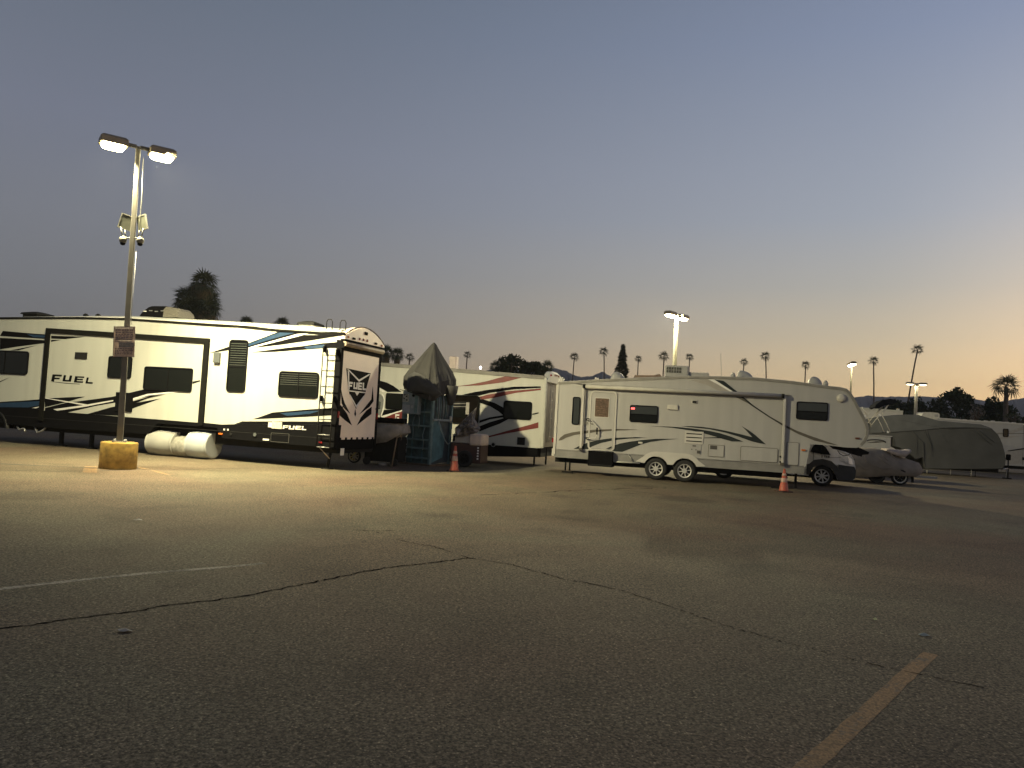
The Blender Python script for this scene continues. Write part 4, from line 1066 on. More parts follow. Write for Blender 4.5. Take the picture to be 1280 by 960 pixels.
# awning
a0 = [[-2.44,2.894]][0]; a1 = [[3.751,2.87]][0]
MB().tube([(a0[0], -.12, a0[1]), (a1[0], -.12, a1[1])], .06, 14).build('awning_roll', mat('awning_roll', (.40, .385, .35), .5, nz=.12, sc=3), b5)
MB().tube([(a0[0] + .05, -.125, a0[1] - .055), (a1[0] - .05, -.125, a1[1] - .055)], .014, 6).build('awning_hem', taupe, b5)
for e_ in (a0, a1): MB().lathe([(.07, -.04), (.07, .04)], 14, (e_[0], -.12, e_[1]), 'X').build('awning_cap', dark, b5)
MB().prism([(a0[0] - .25, a0[1] + .09), (a1[0] + .2, a1[1] + .05), (a1[0] + .2, a1[1] + .03), (a0[0] - .25, a0[1] + .07)], -.05, 0).build('awning_rail', roofgrey, b5)
for xx, zt, zb in (([[-2.461,1.961]][0][0], a0[1] + .02, .84), ([[3.813,1.794]][0][0], a1[1] + .02, .80)):
    MB().box(xx - .035, xx + .035, -.10, -.05, zb, zt).build('awning_arm', capw, b5, bev=.008)
    MB().box(xx - .055, xx + .055, -.12, -.0, zb - .05, zb + .03).build('arm_bracket', taupe, b5)
    MB().box(xx + .05, xx + .075, -.07, -.04, zb + .1, zt - .1).build('awning_strut', taupe_l, b5)
# small fittings
def plate(b, m_, y0=-.03, name='fitting', bev=.006, parent=None): return MB().box(b[0], b[1], y0, 0, b[2], b[3]).build(name, m_, parent or b5, bev=bev)
plate([0.273,0.603,2.278,2.432], lightplastic, -.05, 'porch_light', .012)
o = plate([1.024,1.2,2.509,2.614], capw, -.025, 'range_vent')
vb = [1.047,1.182,2.523,2.599]; MB().box(vb[0], vb[1], -.03, -.02, vb[2], vb[3]).build('vent_slot', dark, o)
b = [0.861,1.441,1.238,1.627]
o = plate(b, capw, -.02, 'fridge_vent')
for f in (.2, .5, .8):
    z = b[2] + (b[3] - b[2]) * f
    MB().box(b[0] + .05, b[1] - .05, -.028, -.015, z - .018, z + .018).build('louvre', dark, o)
    MB().box(b[0] + .05, b[1] - .05, -.04, -.015, z + .014, z + .030).build('louvre_lip', capw, o)
b = [0.932,1.382,0.894,1.214]
o = plate(b, siding2, -.014, 'furnace_panel')
for (x, z), w_, h_ in zip([[1.17,1.168],[1.31,0.985],[1.095,1.056],[1.227,1.051]], (.11, .10, .03, .03), (.035, .09, .03, .03)):
    MB().box(x - w_ / 2, x + w_ / 2, -.03, -.01, z - h_ / 2, z + h_ / 2).build('panel_detail', mat('dark_fitting', (.07, .065, .06), .5, nz=.3), o)
def hatch(b, name='hatch', r=.02):
    ring_prism(MB(), rr(*b, r=r), rr(b[0] + .016, b[1] - .016, b[2] + .016, b[3] - .016, r=max(r - .016, .005)), -.016, .0).build(name + '_rim', gp, b5)
    return MB().prism(rr(b[0] + .02, b[1] - .02, b[2] + .02, b[3] - .02, r=max(r - .02, .005)), -.014, 0).build(name, siding2, b5)
b = [1.597,2.092,0.867,1.247]
o = hatch(b, 'water_heater_door')
vb = [1.657,1.869,1.101,1.218]; MB().box(vb[0], vb[1], -.022, -.012, vb[2], vb[3]).build('heater_grille', mat('dark_fitting', (.07, .065, .06), .5, nz=.3), o)
hatch([2.572,3.682,0.804,1.258], 'storage_door', .05)
hatch([3.919,4.284,0.766,1.476], 'storage_door', .05)
for (x, z), m_ in zip([[4.415,1.251],[5.912,1.706],[3.785,1.014],[3.792,0.845]], (orangelens, mat('brown_lens', (.12, .04, .02), .4, nz=.1), blackp, blackp)):
    MB().cbox((x, -.02, z), (.12, .04, .05)).build('marker_light', m_, b5, bev=.008)
x, z = [[5.422,2.887]][0]
MB().lathe([(.13, .0), (.13, -.03), (.10, -.06), (.04, -.075)], 18, (x, 0, z), 'Y').build('round_lamp', lightplastic, b5)
x, z = [[-0.524,1.16]][0]
MB().cbox((x, -.02, z), (.14, .04, .06)).build('utility_cap', lightplastic, b5, bev=.008)
# fold-out step, pipes, fender, wheels
b = [-2.184,-1.379,0.31,0.798]
MB().box(b[0], b[1], -.16, .3, b[2], .80).build('step_box', black, b5, bev=.01)
MB().box(b[0] + .05, b[1] - .02, -.19, -.16, b[2] + .02, b[2] + .06).build('step_edge', dark, b5)
MB().tube([(x_, -.02, z_) for x_, z_ in [[-1.36,0.491],[-0.96,0.496],[-0.516,0.503]]], .025, 8).build('sewer_pipe', whitetyre, b5)
MB().tube([(x_, -.03, z_) for x_, z_ in [[-0.886,0.753],[-0.735,0.55]]], .018, 6).build('strut', whitetyre, b5)
for xx in (-3.0, -2.86): MB().tube([(xx, .25, .55), (xx, .25, .08)], .03, 8).build('stabiliser_leg', dark, b5)
MB().box(-3.1, -2.76, .15, .35, .0, .05).build('stabiliser_foot', dark, b5)
MB().tube([([[4.262,0.342]][0][0], .5, .6), ([[4.262,0.342]][0][0], .5, .05)], .04, 8).build('landing_leg', dark, b5)
MB().box(3.55, 3.85, .4, .6, 0, .04).build('landing_foot', dark, b5)
for xc in (0.0, .90):
    wheel(b5, xc, .02, .355, .355, .22, spokes=8, tm=rubber, rm=wheelw, dark=dark, hub=.34, sw=.07)
    wheel(b5, xc, 2.15, .355, .355, .22, spokes=8, tm=rubber, rm=wheelw, dark=dark, hub=.34)
outer = [(-.62, .56)] + arc_pts((0, .36), .54, 140, 88) + arc_pts((.90, .36), .54, 92, 40) + [(1.52, .56)]
inner = arc_pts((.90, .36), .41, 24, 155) + arc_pts((0, .36), .41, 25, 156)
MB().prism(outer + inner, -.035, .04).build('fender', capw, b5, bev=.01)
MB().box(-.40, 1.30, .26, .5, .36, .8).build('wheel_well', dark, b5)
# pin box under the nose, with its cable
pb = [[5.277,1.455],[5.963,1.47],[6.385,1.292],[6.369,1.237],[6.198,1.211],[6.178,1.151],[6.132,1.172],[5.65,1.302],[5.42,1.336]]
MB().prism([tuple(v) for v in pb], .9, 1.5).build('pin_box', dark, b5, bev=.01)
MB().tube([(v[0], .85, v[1]) for v in [[5.484,1.292],[5.556,1.183],[5.672,1.137],[5.807,1.176],[5.895,1.27]]], .012, 6).build('cable', dark, b5)
# roof gear
b = [0.063,0.843,3.418,3.766]
ac = MB().box(b[0], b[1], .8, 1.5, 3.36, b[3]).build('air_conditioner', acgrey, b5, bev=.05)
MB().box(b[0] + .02, b[1] - .02, .785, 1.45, 3.30, 3.40).build('unit_base', dark, ac)
gx0, gx1 = b[0] + .06, b[0] + (b[1] - b[0]) * .72
for k in range(6):
    xg = gx0 + (gx1 - gx0) * k / 6
    for zz in (.0, .11):
        MB().box(xg, xg + (gx1 - gx0) / 6 - .025, .785, .81, b[3] - .24 + zz * .9, b[3] - .16 + zz * .9).build('grille_slot', mat('grille_dark', (.07, .07, .06), .5, nz=.2), ac)
b = [0.833,1.486,3.429,3.562]
MB().box(b[0], b[1], .9, 1.7, 3.38, b[3]).build('roof_tray', acgrey, b5, bev=.02)
for k in range(6):
    xg = b[0] + (b[1] - b[0]) * (k + .5) / 6
    MB().box(xg - .02, xg + .02, .9, 1.7, b[3] - .01, b[3] + .02).build('tray_slat', lightplastic, b5)
def dome(x0, x1, y, z0, z1, m_, skew=.5):
    secs = []
    n = 9
    for k in range(n + 1):
        u = k / n; x = x0 + (x1 - x0) * u
        t_ = (u / skew) if u < skew else (1 - u) / (1 - skew)
        h = (z1 - z0) * math.sqrt(max(1 - (1 - min(t_, 1)) ** 2, .01)); wd = .28 * (.5 + .5 * math.sqrt(max(1 - (1 - min(t_, 1)) ** 2, .01)))
        secs.append([(x, y + wd * math.cos(R(a)), z0 + h * max(math.sin(R(a)), 0)) for a in range(0, 181, 20)] + [(x, y - wd, z0 - .05), (x, y + wd, z0 - .05)])
    return MB().loft(secs).build('roof_vent_cover', m_, b5)
for b, sk_, zb in (([-1.777,-1.263,3.284,3.51], .35, 3.16), ([2.346,2.917,3.455,3.704], .25, 3.36), ([4.524,5.022,3.365,3.598], .4, 3.20)):
    dome(b[0], b[1], 1.1, zb, b[3], acgrey, sk_)
b = [-1.059,0.016,3.376,3.472]
MB().prism([(b[0], 3.22), (b[0] + .1, b[3] - .05), (b[1] - .35, b[3] - .03), (b[1] - .15, b[3] + .02), (b[1], 3.34)], 1.2, 1.5).build('rolled_awning', mat('brown_roof_gear', (.16, .11, .08), .6, nz=.3), b5)
for x, z in [[5.037,3.348],[2.256,3.485]]:
    MB().lathe([(.07, -.1), (.08, 0), (.03, .10)], 10, (x, .6, z)).build('roof_stub', acgrey, b5)
for k, (x, z) in enumerate([[-3.457,3.156],[-3.368,3.16],[-3.315,3.162]]):
    MB().tube([(x, .6, 2.95), (x, .6, z + .05 * (k % 2))], .03, 6).build('roof_stub', capw, b5)
x, z = [[-2.232,3.233]][0]
MB().cbox((x, 1.0, z), (.12, .1, .08)).build('roof_stub', capw, b5)
MB().tube([(x, 1.0, z), (x - .1, 1.0, z - .1)], .02, 5).build('roof_stub', capw, b5)
MB().tube([([[1.9,3.485]][0][0], .8, 3.3), ([[1.838,4.208]][0][0], .8, [[1.838,4.208]][0][1])], .006, 4).build('whip_antenna', steel, b5)

# ------------------------------------------------------------------ white van behind the fifth wheel
vn = thing('van', 'white van with dark grey bumper, its front showing under the fifth wheel nose', 'van', [10.74,26.02,0], -23.6)
vp = [(.98, .32), (1.02, .50), (1.0, .74), (.96, .95), (.86, 1.10), (.62, 1.20), (.30, 1.33), (.16, 1.42), (-.30, 2.02), (-.55, 2.30), (-.9, 2.42), (-4.6, 2.42), (-4.75, 2.2), (-4.78, .45), (-3.8, .36), (-.45, .36), (-.42, .55), (-.22, .72), (0, .78), (.22, .72), (.42, .5), (.5, .30)]
vpaint = mat('van_white', (.80, .78, .74), .3, nz=.05, sc=2, coat=.4)
# the flanks lean in above the belt line
n_ = len(vp)
def vy(z): return 0 if z < 1.1 else (z - 1.1) * .13
def taper(x): return .0 if x < .1 else (x - .1) ** 1.7 * .30
vs = [(a, vy(b_) + taper(a), b_) for a, b_ in vp] + [(a, 2.0 - vy(b_) - taper(a), b_) for a, b_ in vp]
MB().add(vs, [tuple(range(n_)), tuple(range(2 * n_ - 1, n_ - 1, -1))] + [(i, (i + 1) % n_, n_ + (i + 1) % n_, n_ + i) for i in range(n_)]).build('body', vpaint, vn, bev=.03, seg=3)
bp = mat('van_bumper', (.06, .06, .06), .6, nz=.2)
MB().prism([(-.50, .36), (-.50, .72), (-.42, .74), (-.28, .88), (0, .94), (.28, .88), (.46, .72), (.50, .60), (.5, .78), (1.0, .74), (1.05, .6), (1.03, .36), (.95, .28), (.5, .26), (.43, .4), (.3, .62), (0, .74), (-.3, .62), (-.42, .36)], -.02 + .0, .35).build('bumper_side', bp, vn)
MB().loft([[(1.0 - c_ , y, z) for z, c_ in ((.27, .06), (.45, 0), (.74, .02), (.80, .08), (.80, .3), (.27, .3))] for y, in ((.25,), (.6,), (1.4,), (1.75,))], smooth=False).build('bumper', bp, vn)
MB().prism([(-.8, .42), (-.44, .42), (-.44, .56), (-.8, .54)], -.015, .05).build('sill', lightplastic, vn)
wq = [[-0.398,1.153],[-0.36,1.284],[-0.263,1.418],[-0.06,1.436],[0.079,1.35],[0.247,1.089],[0.037,1.092]]
dw = MB().add([(a, vy(b_) - .006 + taper(a), b_) for a, b_ in wq], [tuple(range(7))]); dw.v += [(a, y + .02, b_) for a, y, b_ in dw.v]; dw.f += [tuple(range(13, 6, -1))] + [(i, (i + 1) % 7, 7 + (i + 1) % 7, 7 + i) for i in range(7)]; dw.sm += [False] * 8
o = dw.build('door_window', glass, vn)
MB().tube([(v[0], .02, v[1]) for v in [[-0.093,1.416],[-0.055,1.086]]], .018, 5).build('window_pillar', black, o)
ws = [(.12, .18, 1.46), (-.40, .20, 2.12), (-.40, 1.80, 2.12), (.12, 1.82, 1.46)]
MB().add([(a + .035, y, z + .02) for a, y, z in ws] + [(a, y, z) for a, y, z in ws], [(0, 1, 2, 3), (7, 6, 5, 4), (0, 4, 5, 1), (1, 5, 6, 2), (2, 6, 7, 3), (3, 7, 4, 0)]).build('windscreen', glass, vn)
MB().tube([(.18, .3, 1.46), (-.0, 1.0, 1.62)], .012, 5).build('wiper', black, vn)
hl = mat('headlight_glass', (.85, .82, .76), .12, nz=.15, sc=30, spec=.9)
MB().loft([[(.52, .10, 1.10), (.52, .10, .92), (.52, .35, .92), (.52, .35, 1.16)], [(.80, .13, 1.07), (.84, .13, .82), (.84, .40, .82), (.78, .40, 1.12)], [(.90, .20, 1.0), (.96, .22, .80), (.985, .48, .80), (.88, .48, 1.06)]], smooth=False).build('headlight', hl, vn, bev=.01)
MB().box(.95, 1.0, .55, 1.45, .80, .98).build('grille', black, vn)
MB().prism([(.10, 1.0), (.56, 1.03), (.56, 1.02), (.10, .99)], -.003, .01).build('panel_gap', dark, vn)
MB().prism([(-.30, .76), (-.285, .76), (-.30, 1.40), (-.315, 1.40)], -.004, .02).build('door_gap', dark, vn)
dkm = mat('decal_dark', (.10, .10, .10), .5, nz=.4)
for u in [[[-0.036,1.023],[-0.011,1.025]],[[0.048,1.039],[0.09,1.042]],[[0.107,1.034],[0.149,1.037]],[[0.166,1.029],[0.216,1.033]]]:
    MB().box(u[0][0], max(u[1][0], u[0][0] + .02), -.006, .0, u[0][1] - .045, u[0][1] + .035).build('badge_mark', dkm, vn)
wheel(vn, .0, .0, .35, .35, .22, spokes=8, tm=rubber, rm=chrome, dark=dark, hub=.3, rr_=.68, sw=.10)
wheel(vn, -3.27, .0, .35, .35, .22, spokes=10, tm=rubber, rm=chrome, dark=dark, hub=.3, rr_=.66)
wheel(vn, -.0, 1.75, .35, .35, .22, spokes=10, tm=rubber, rm=chrome, dark=dark, hub=.3, rr_=.66)
MB().box(-4.6, .8, .3, 1.7, .25, .42).build('underbody', dark, vn)

# ------------------------------------------------------------------ teal steel rack on end, half wrapped in a tarp
tl = thing('steel_rack', 'teal steel rack with ladder-like rungs and a grey control box, under a tarp', 'steel rack', [-2.511,24.69,0], -30)
W_, D_, H_ = 1.26, 1.15, 2.36
MB().box(-.09, .0, -.01, .09, .02, H_).build('post', teal, tl, bev=.01)
MB().box(-W_, -W_ + .16, .0, .1, .02, H_).build('post', teal, tl, bev=.01)
MB().box(-.07, .0, D_ - .08, D_, .02, H_).build('post', teal, tl)
MB().box(-W_, -W_ + .08, D_ - .08, D_, .02, H_).build('post', teal, tl)
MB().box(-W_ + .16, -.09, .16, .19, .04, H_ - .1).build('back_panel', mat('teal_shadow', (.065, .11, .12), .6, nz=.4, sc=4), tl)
for z in [[-0.522,0.242],[-0.547,0.56],[-0.488,0.842],[-0.442,1.293],[-0.316,1.751],[-0.314,2.248]]:
    MB().box(-W_ + .16, -.09, .02, .09, z[1] - .03, z[1] + .025).build('rung', teal, tl, bev=.006)
for xx in (-.85, -.42): MB().box(xx - .015, xx + .015, .10, .14, .1, 2.2).build('upright', teal2, tl)
rnd = random.Random(5)
for k in range(4):
    x0 = -1.0 + .22 * k; zz = .5 + .35 * (k % 3)
    MB().tube([(x0, .03, zz), (x0 + .05, .0, zz + .25), (x0 - .03, .02, zz + .5), (x0 + .06, .03, zz + .8)], .009, 5).build('cord', cabgrey, tl)
# side panels
MB().xprism([(.06, .1), (.70, .28), (.78, .95), (.40, 1.5), (.06, 1.5)], -.05, -.01).build('side_panel', teal2, tl)
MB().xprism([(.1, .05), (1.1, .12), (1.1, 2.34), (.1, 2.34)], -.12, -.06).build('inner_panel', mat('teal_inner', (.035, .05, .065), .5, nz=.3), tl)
for k, yy in enumerate((.16, .27, .36, .52, .66)):
    MB().tube([(.03, yy, 1.5 + .02 * k), (.04, yy + .02, 2.0), (.0, yy, 2.36)], .022, 6).build('pipe', cabgrey if k % 2 else teal, tl)
MB().box(.0, .06, .02, .95, 1.48, 1.55).build('side_rail', cabgrey, tl)
MB().tube([(.04, .95, 1.46), (.06, .95, 1.60), (.06, .95, 1.66)], .05, 10).build('pipe_cap', lightplastic, tl)
MB().tube([(.07, .25, 1.5), (.10, .40, 1.15), (.12, .62, .85), (.12, .80, .72), (.12, .9, .78)], .016, 6).build('hose', cabgrey, tl)
MB().box(-W_ - .02, .02, -.02, D_, .0, .06).build('base_rail', mat('brown_base', (.10, .07, .045), .7, nz=.3), tl)
b = [-1.139,-0.496,1.657,2.437]
cab = MB().box(b[0], b[1], -.16, .02, b[2], b[3]).build('control_box', cabgrey, tl, bev=.012)
def lbox(c, m_, name, t_=.012):
    (x0, z0), (x1, z1) = c
    MB().box(min(x0, x1), max(x0, x1), -.16 - t_, -.155, min(z0, z1), max(z0, z1)).build(name, m_, cab)
lbox([[-1.12,1.956],[-0.822,1.695]], mat('label_grey', (.34, .35, .38), .5, nz=.2), 'label')
spk = mat('label_speckled', (.30, .30, .27), .5, nz=.8, sc=40)
lbox([[-1.132,2.31],[-0.892,2.048]], spk, 'label')
lbox([[-0.769,1.947],[-0.7,1.852]], mat('label_grey', (.34, .35, .38), .5, nz=.2), 'label')
lbox([[-0.634,2.418],[-0.516,1.696]], teal, 'door_edge')
x, z = [[-0.696,2.269]][0]
MB().lathe([(.045, -.19), (.05, -.16)], 12, (x, 0, z), 'Y').build('knob', black, cab)
for x, z in [[-1.047,2.279],[-0.968,2.226],[-1.066,2.156],[-0.95,2.111]]:
    MB().lathe([(.022, -.185), (.025, -.16)], 8, (x, 0, z), 'Y').build('switch', dark, cab)
# the tarp with its peak
tp = thing('tarp', 'grey tarp draped to a tall peak over the teal steel rack', 'tarp', [-2.511,24.69,0], -30)
K0 = [[-0.447,4.076]][0]
ns = 28
rnd = random.Random(8)
def ringpt(u):   # unit rectangle loop -> x,y
    P = [(-W_ + .16, -.16), (-.75, -.22), (-.14, -.18), (.06, -.02), (.12, .5), (.06, D_ + .0), (-.6, D_ + .0), (-W_ + .24, D_ - .1), (-W_ + .12, .4)]
    f = u * len(P); i = int(f) % len(P); t_ = f - int(f); a, b_ = P[i], P[(i + 1) % len(P)]
    return a[0] + (b_[0] - a[0]) * t_, a[1] + (b_[1] - a[1]) * t_
def tarp_rings():
    secs = []
    lv = [(0, 1.0, None), (.10, 1.02, None), (.26, 1.0, None), (.42, .84, None), (.58, .62, None), (.74, .40, None), (.88, .21, None), (.96, .11, None), (1, .03, None)]
    for li, (h, s, _) in enumerate(lv):
        row = []
        for k in range(ns * 2):
            u = k / (ns * 2)
            x, y = ringpt(u)
            hem = 2.36 + .12 * math.sin(u * 2 * PI * 2 + 1) - (.12 if .12 < u < .35 else 0)
            z = hem + (K0[1] - hem) * h
            fold = 1 + (.045 * math.sin(u * 2 * PI * 9 + li * .5) + .03 * math.sin(u * 2 * PI * 17 + li)) * (1 - h) * (1 if h < .5 else .7) + rnd.uniform(-.008, .008)
            cxx, cyy = K0[0] + (-.56 - K0[0]) * (1 - h) , .45
            row.append((cxx + (x - cxx) * s * fold, cyy + (y - cyy) * s * fold, z))
        secs.append(row)
    return secs
MB().loft(tarp_rings(), smooth=False, cap=True).build('sheet', tarp, tp)
# darker lower flap wrapped round the left shoulder
fl = [[-0.905,2.915],[-0.609,3.048],[-0.225,2.929],[0.203,2.611],[0.445,2.355],[0.288,2.268],[-0.313,2.364],[-0.963,2.411]]
P = [tuple(v) for v in fl]
cxm = sum(p[0] for p in P) / 8; czm = sum(p[1] for p in P) / 8
fv = []; 
for s_ in (1, .72, .4, .1):
    for k, p in enumerate(P):
        fv.append((cxm + (p[0] - cxm) * s_, -.34 - .06 * (1 - s_) + .02 * math.sin(k * 2.3 + s_ * 5) + max(0, (cxm + (p[0] - cxm) * s_ - (-.1))) * .2 + max(0, cxm - .4 - (cxm + (p[0] - cxm) * s_)) * .35, czm + (p[1] - czm) * s_))
ff = [(8 * j + k, 8 * j + (k + 1) % 8, 8 * j + 8 + (k + 1) % 8, 8 * j + 8 + k) for j in range(3) for k in range(8)] + [tuple(24 + k for k in range(8))]
o = MB().add(fv, ff, True).build('dark_flap', tarpdk, tp, recalc=True)
sd = o.modifiers.new('thick', 'SOLIDIFY'); sd.thickness = .02
hg = MB()
secs = []
for h, s in ((0, .35), (.3, .6), (.7, .9), (1, 1)):
    secs.append([(.16 + .20 * s * math.cos(2 * PI * k / 12) * (1 + .15 * math.sin(k * 3)), .75 + .28 * s * math.sin(2 * PI * k / 12), 2.02 + .65 * h) for k in range(12)])
hg.loft(secs).build('hanging_corner', tarp, tp)
MB().tube([(-W_ - .1, -.05, 2.45), (-.5, -.27, 2.33), (.12, -.12, 2.38)], .012, 5).build('tie_cord', dark, tp)

# ------------------------------------------------------------------ bits between the trailers
gp_ = [[-1.296,25.274]][0]
gc = thing('generator_cart', 'small maroon and white cart with one dark wheel beside the left traffic cone', 'cart', (gp_[0] - .62, gp_[1] + .2, 0), -16)
MB().box(0, 1.05, 0, .8, .15, .78).build('lower_panel', maroon, gc, bev=.02)
MB().box(.02, .62, .02, .78, .785, 1.08).build('upper_box', mat('dull_white', (.34, .32, .30), .5, nz=.2), gc, bev=.03)
MB().box(.62, 1.08, -.03, .78, .72, 1.12).build('tank', mat('cream_tank', (.58, .47, .40), .4, nz=.15), gc, bev=.08, seg=3)
wheel(gc, .52, -.10, .28, .28, .14, tm=rubber, rm=dark, dark=dark)
for k in range(5): MB().box(.93, .985, -.006, .0, .28 + k * .09, .33 + k * .09).build('white_mark', wline, gc)
MB().box(.06, .12, -.004, .02, .84, 1.02).build('white_mark', dark, gc)
st = thing('crumpled_tarp', 'shiny grey crumpled tarp drooping to a point above the white and maroon cart', 'tarp', (gp_[0] - .62, gp_[1] + .2, 0), -16)
FRq = None
pts = [[-1.814,25.324,1.261],[-1.589,25.324,1.507],[-1.371,25.324,1.753],[-1.12,25.324,2.024],[-1.146,25.324,1.782],[-1.176,25.324,1.614],[-1.046,25.324,1.455],[-0.957,25.324,1.294],[-1.069,25.324,1.161],[-1.394,25.324,1.036],[-1.592,25.324,0.998],[-1.784,25.324,0.98]]
inv = (Matrix.Translation(Vector((gp_[0] - .62, gp_[1] + .2, 0))) @ Matrix.Rotation(R(-16), 4, 'Z')).inverted()
P3 = [inv @ Vector(p) for p in pts]
cc = sum(P3, Vector()) / len(P3)
rnd = random.Random(3)
vs = []
lev = (1, .8, .6, .4, .2)
NP = len(P3) * 2
P4 = []
for i, p in enumerate(P3): P4 += [p, (p + P3[(i + 1) % len(P3)]) / 2]
for j, s_ in enumerate(lev):
    for i, p in enumerate(P4):
        v = cc + (p - cc) * s_
        v.y -= .25 * (1 - s_) + (rnd.uniform(-.07, .07) if j else 0)
        if j: v.x += rnd.uniform(-.02, .02); v.z += rnd.uniform(-.02, .02)
        vs.append(v)
ff = [(NP * j + k, NP * j + (k + 1) % NP, NP * j + NP + (k + 1) % NP, NP * j + NP + k) for j in range(4) for k in range(NP)] + [tuple(NP * 4 + k for k in range(NP))]
o = MB().add(vs, ff).build('sheet', mat('silver_tarp', (.17, .155, .15), .35, .3, nz=.5, sc=5), st)
sd = o.modifiers.new('thick', 'SOLIDIFY'); sd.thickness = .03
MB().tube([tuple(P3[3]), tuple(P3[3] + Vector((.05, .25, .35)))], .008, 4).build('tie_cord', dark, st)

def cone(p, label, h=.72):
    c = thing('traffic_cone', label, 'traffic cone', (p[0], p[1], 0), 20, 'traffic cones in front of the trailers')
    MB().box(-.19, .19, -.19, .19, 0, .035).build('base', mat('cone_base', (.05, .025, .02), .7, nz=.3), c, bev=.012)
    MB().lathe([(.145, .035), (.13, .07), (.028, h), (.02, h)], 24).build('body', conered, c)
    r_ = lambda z: .13 + (.028 - .13) * (z - .07) / (h - .07)
    for z0, z1 in ((h * .42, h * .60), (h * .70, h * .80)):
        MB().lathe([(r_(z0) + .001, z0), (r_(z0) + .004, z0 + .003), (r_(z1) + .004, z1 - .003), (r_(z1) + .001, z1)], 24).build('collar', conewhite, c)
cone([[-1.598,23.08]][0], 'orange traffic cone in front of the teal rack and cart', .78)
cone([[8.194,22.553]][0], 'orange traffic cone in front of the lower front of the beige fifth wheel', .68)

# covered cart, wheel, sticks behind the toy hauler's rear
p0 = [[-3.776,23.456]][0]
ct = thing('covered_cart', 'dark cart under a pale grey crumpled cover behind the toy hauler ramp door', 'cart', (p0[0] - .75, p0[1] + .5, 0), -10)
secs = []
rnd = random.Random(2)
for x, h0, h1 in ((0, .62, 1.30), (.3, .66, 1.42), (.7, .74, 1.46), (1.05, .95, 1.44), (1.2, 1.05, 1.30)):
    secs.append([(x, .0 + rnd.uniform(-.04, .04), h0), (x, -.06, (h0 + h1) / 2), (x, .04, h1 - .08), (x, .3, h1), (x, .8, h1 - .03), (x, .95, h0)])
MB().loft(secs).build('cover', mat('pale_cover', (.27, .255, .235), .7, nz=.3, sc=4, bump=.3, bsc=10), ct)
MB().box(.0, 1.1, .08, .85, .12, .9).build('frame', dark, ct)
MB().box(.0, 1.25, -.02, .3, 1.34, 1.50).build('dark_strap', black, ct, bev=.02)
for x in (.1, 1.0): MB().lathe([(.12, 0), (.12, .06)], 14, (x, .0, .12), 'Y').build('caster', rubber, ct)
p0 = [[-4.895,24.281]][0]
sw = thing('spare_wheel', 'small spare wheel with pale rim leaning under the rear of the toy hauler', 'wheel', (p0[0], p0[1], 0), -12)
wheel(sw, 0, 0, .22, .22, .10, tm=rubber, rm=mat('dusty_rim', (.34, .32, .26), .4, .3, nz=.2), dark=dark, rr_=.78)
MB().tube([(.05, -.03, .1), (-.1, -.05, .15), (.08, -.05, .35)], .012, 5).build('strap', yellowp, sw)
for k, g0 in enumerate([[-3.573,23.64],[-3.495,23.876]]):
    o = MB().tube([(0, 0, 0), (.10 + .02 * k, .25, 1.15)], .022, 6).build('wooden_stick', wood)
    o.location = (g0[0], g0[1], 0)
    tag(o, 'weathered stick leaning beside the teal rack, %s of two' % ('left' if k == 0 else 'right'), 'stick', 'leaning sticks')
p0 = [[-3.916,23.99]][0]
o = MB().loft([[(a * .16, b_ * .10, 0) for a, b_ in ((1, 0), (.5, 1), (-.6, .8), (-1, 0), (-.4, -1), (.6, -.8))], [(a * .12, b_ * .08, .07) for a, b_ in ((1, 0), (.5, 1), (-.6, .8), (-1, 0), (-.4, -1), (.6, -.8))]]).build('rubbish_bag', mat('pale_cover', (.2, .2, .2)), None)
o.location = (p0[0], p0[1], 0)
tag(o, 'small pale rag lying on the ground beneath the covered cart', 'rag')

# ------------------------------------------------------------------ boat under a grey cover
bt = thing('covered_boat', 'low boat on a trailer under a taut tan-grey cover beside the van', 'boat', [15.102,29.267,0], -16)
st_ = [(-3.2, .35, .70, .25), (-2.6, .15, 1.15, 0), (-1.6, .18, 1.32, 0), (-.84, .28, 1.36, 0), (-.35, .34, 1.28, 0), (.0, .36, 1.12, 0), (.25, .36, 1.02, .03), (.55, .38, .95, .12), (.78, .46, .88, .25), (.86, .55, .76, .38)]
secs = []
BW = 2.1
for x, zb, zt, ins in st_:
    s = []
    zs = .62 + .1 * (x > -.2)
    for k in range(13):
        u = k / 12
        y = ins + (BW - 2 * ins) * u
        z = zb + (zt - zb) * min(1, (math.sin(PI * u) * 1.35) ** .62) if 0 < k < 12 else zb
        z += .018 * math.sin(x * 9 + u * 20)
        s.append((x + .0, y, z))
    secs.append(s)
MB().loft(secs).build('cover', boatcover, bt)
for P in [[[-0.855,1.067],[-0.618,0.874],[-0.306,0.687]],[[-0.439,1.284],[-0.28,1.065],[-0.103,0.91]],[[-1.504,0.769],[-1.342,0.569],[-1.106,0.481]],[[-1.038,0.76],[-0.686,0.596],[-0.419,0.637],[-0.231,0.734]],[[-1.361,1.159],[-1.234,0.83],[-0.995,0.637]],[[-0.705,1.203],[-0.576,1.002],[-0.427,0.887]]]:
    MB().tube([(a, .0, b_) for a, b_ in P], [.006] + [.022] * (len(P) - 2) + [.006], 6).build('crease', boatcover, bt)
MB().box(-3, .5, .4, 1.7, .22, .34).build('trailer_frame', steel, bt)
MB().box(.5, 1.5, .98, 1.1, .30, .38).build('tongue', steel, bt)
wheel(bt, 0, .10, .31, .31, .2, tm=rubber, rm=mat('white_ring', (.5, .49, .45), .5, nz=.1), dark=dark, rr_=.74, spokes=5, sw=.004, hub=.04)
wheel(bt, -.80, .16, .31, .31, .2, tm=rubber, rm=dark, dark=dark, rr_=.6, spokes=5)
MB().box(.45, .52, .3, .4, .12, .40).build('tail_bracket', dark, bt)
cl = MB()
secs = []
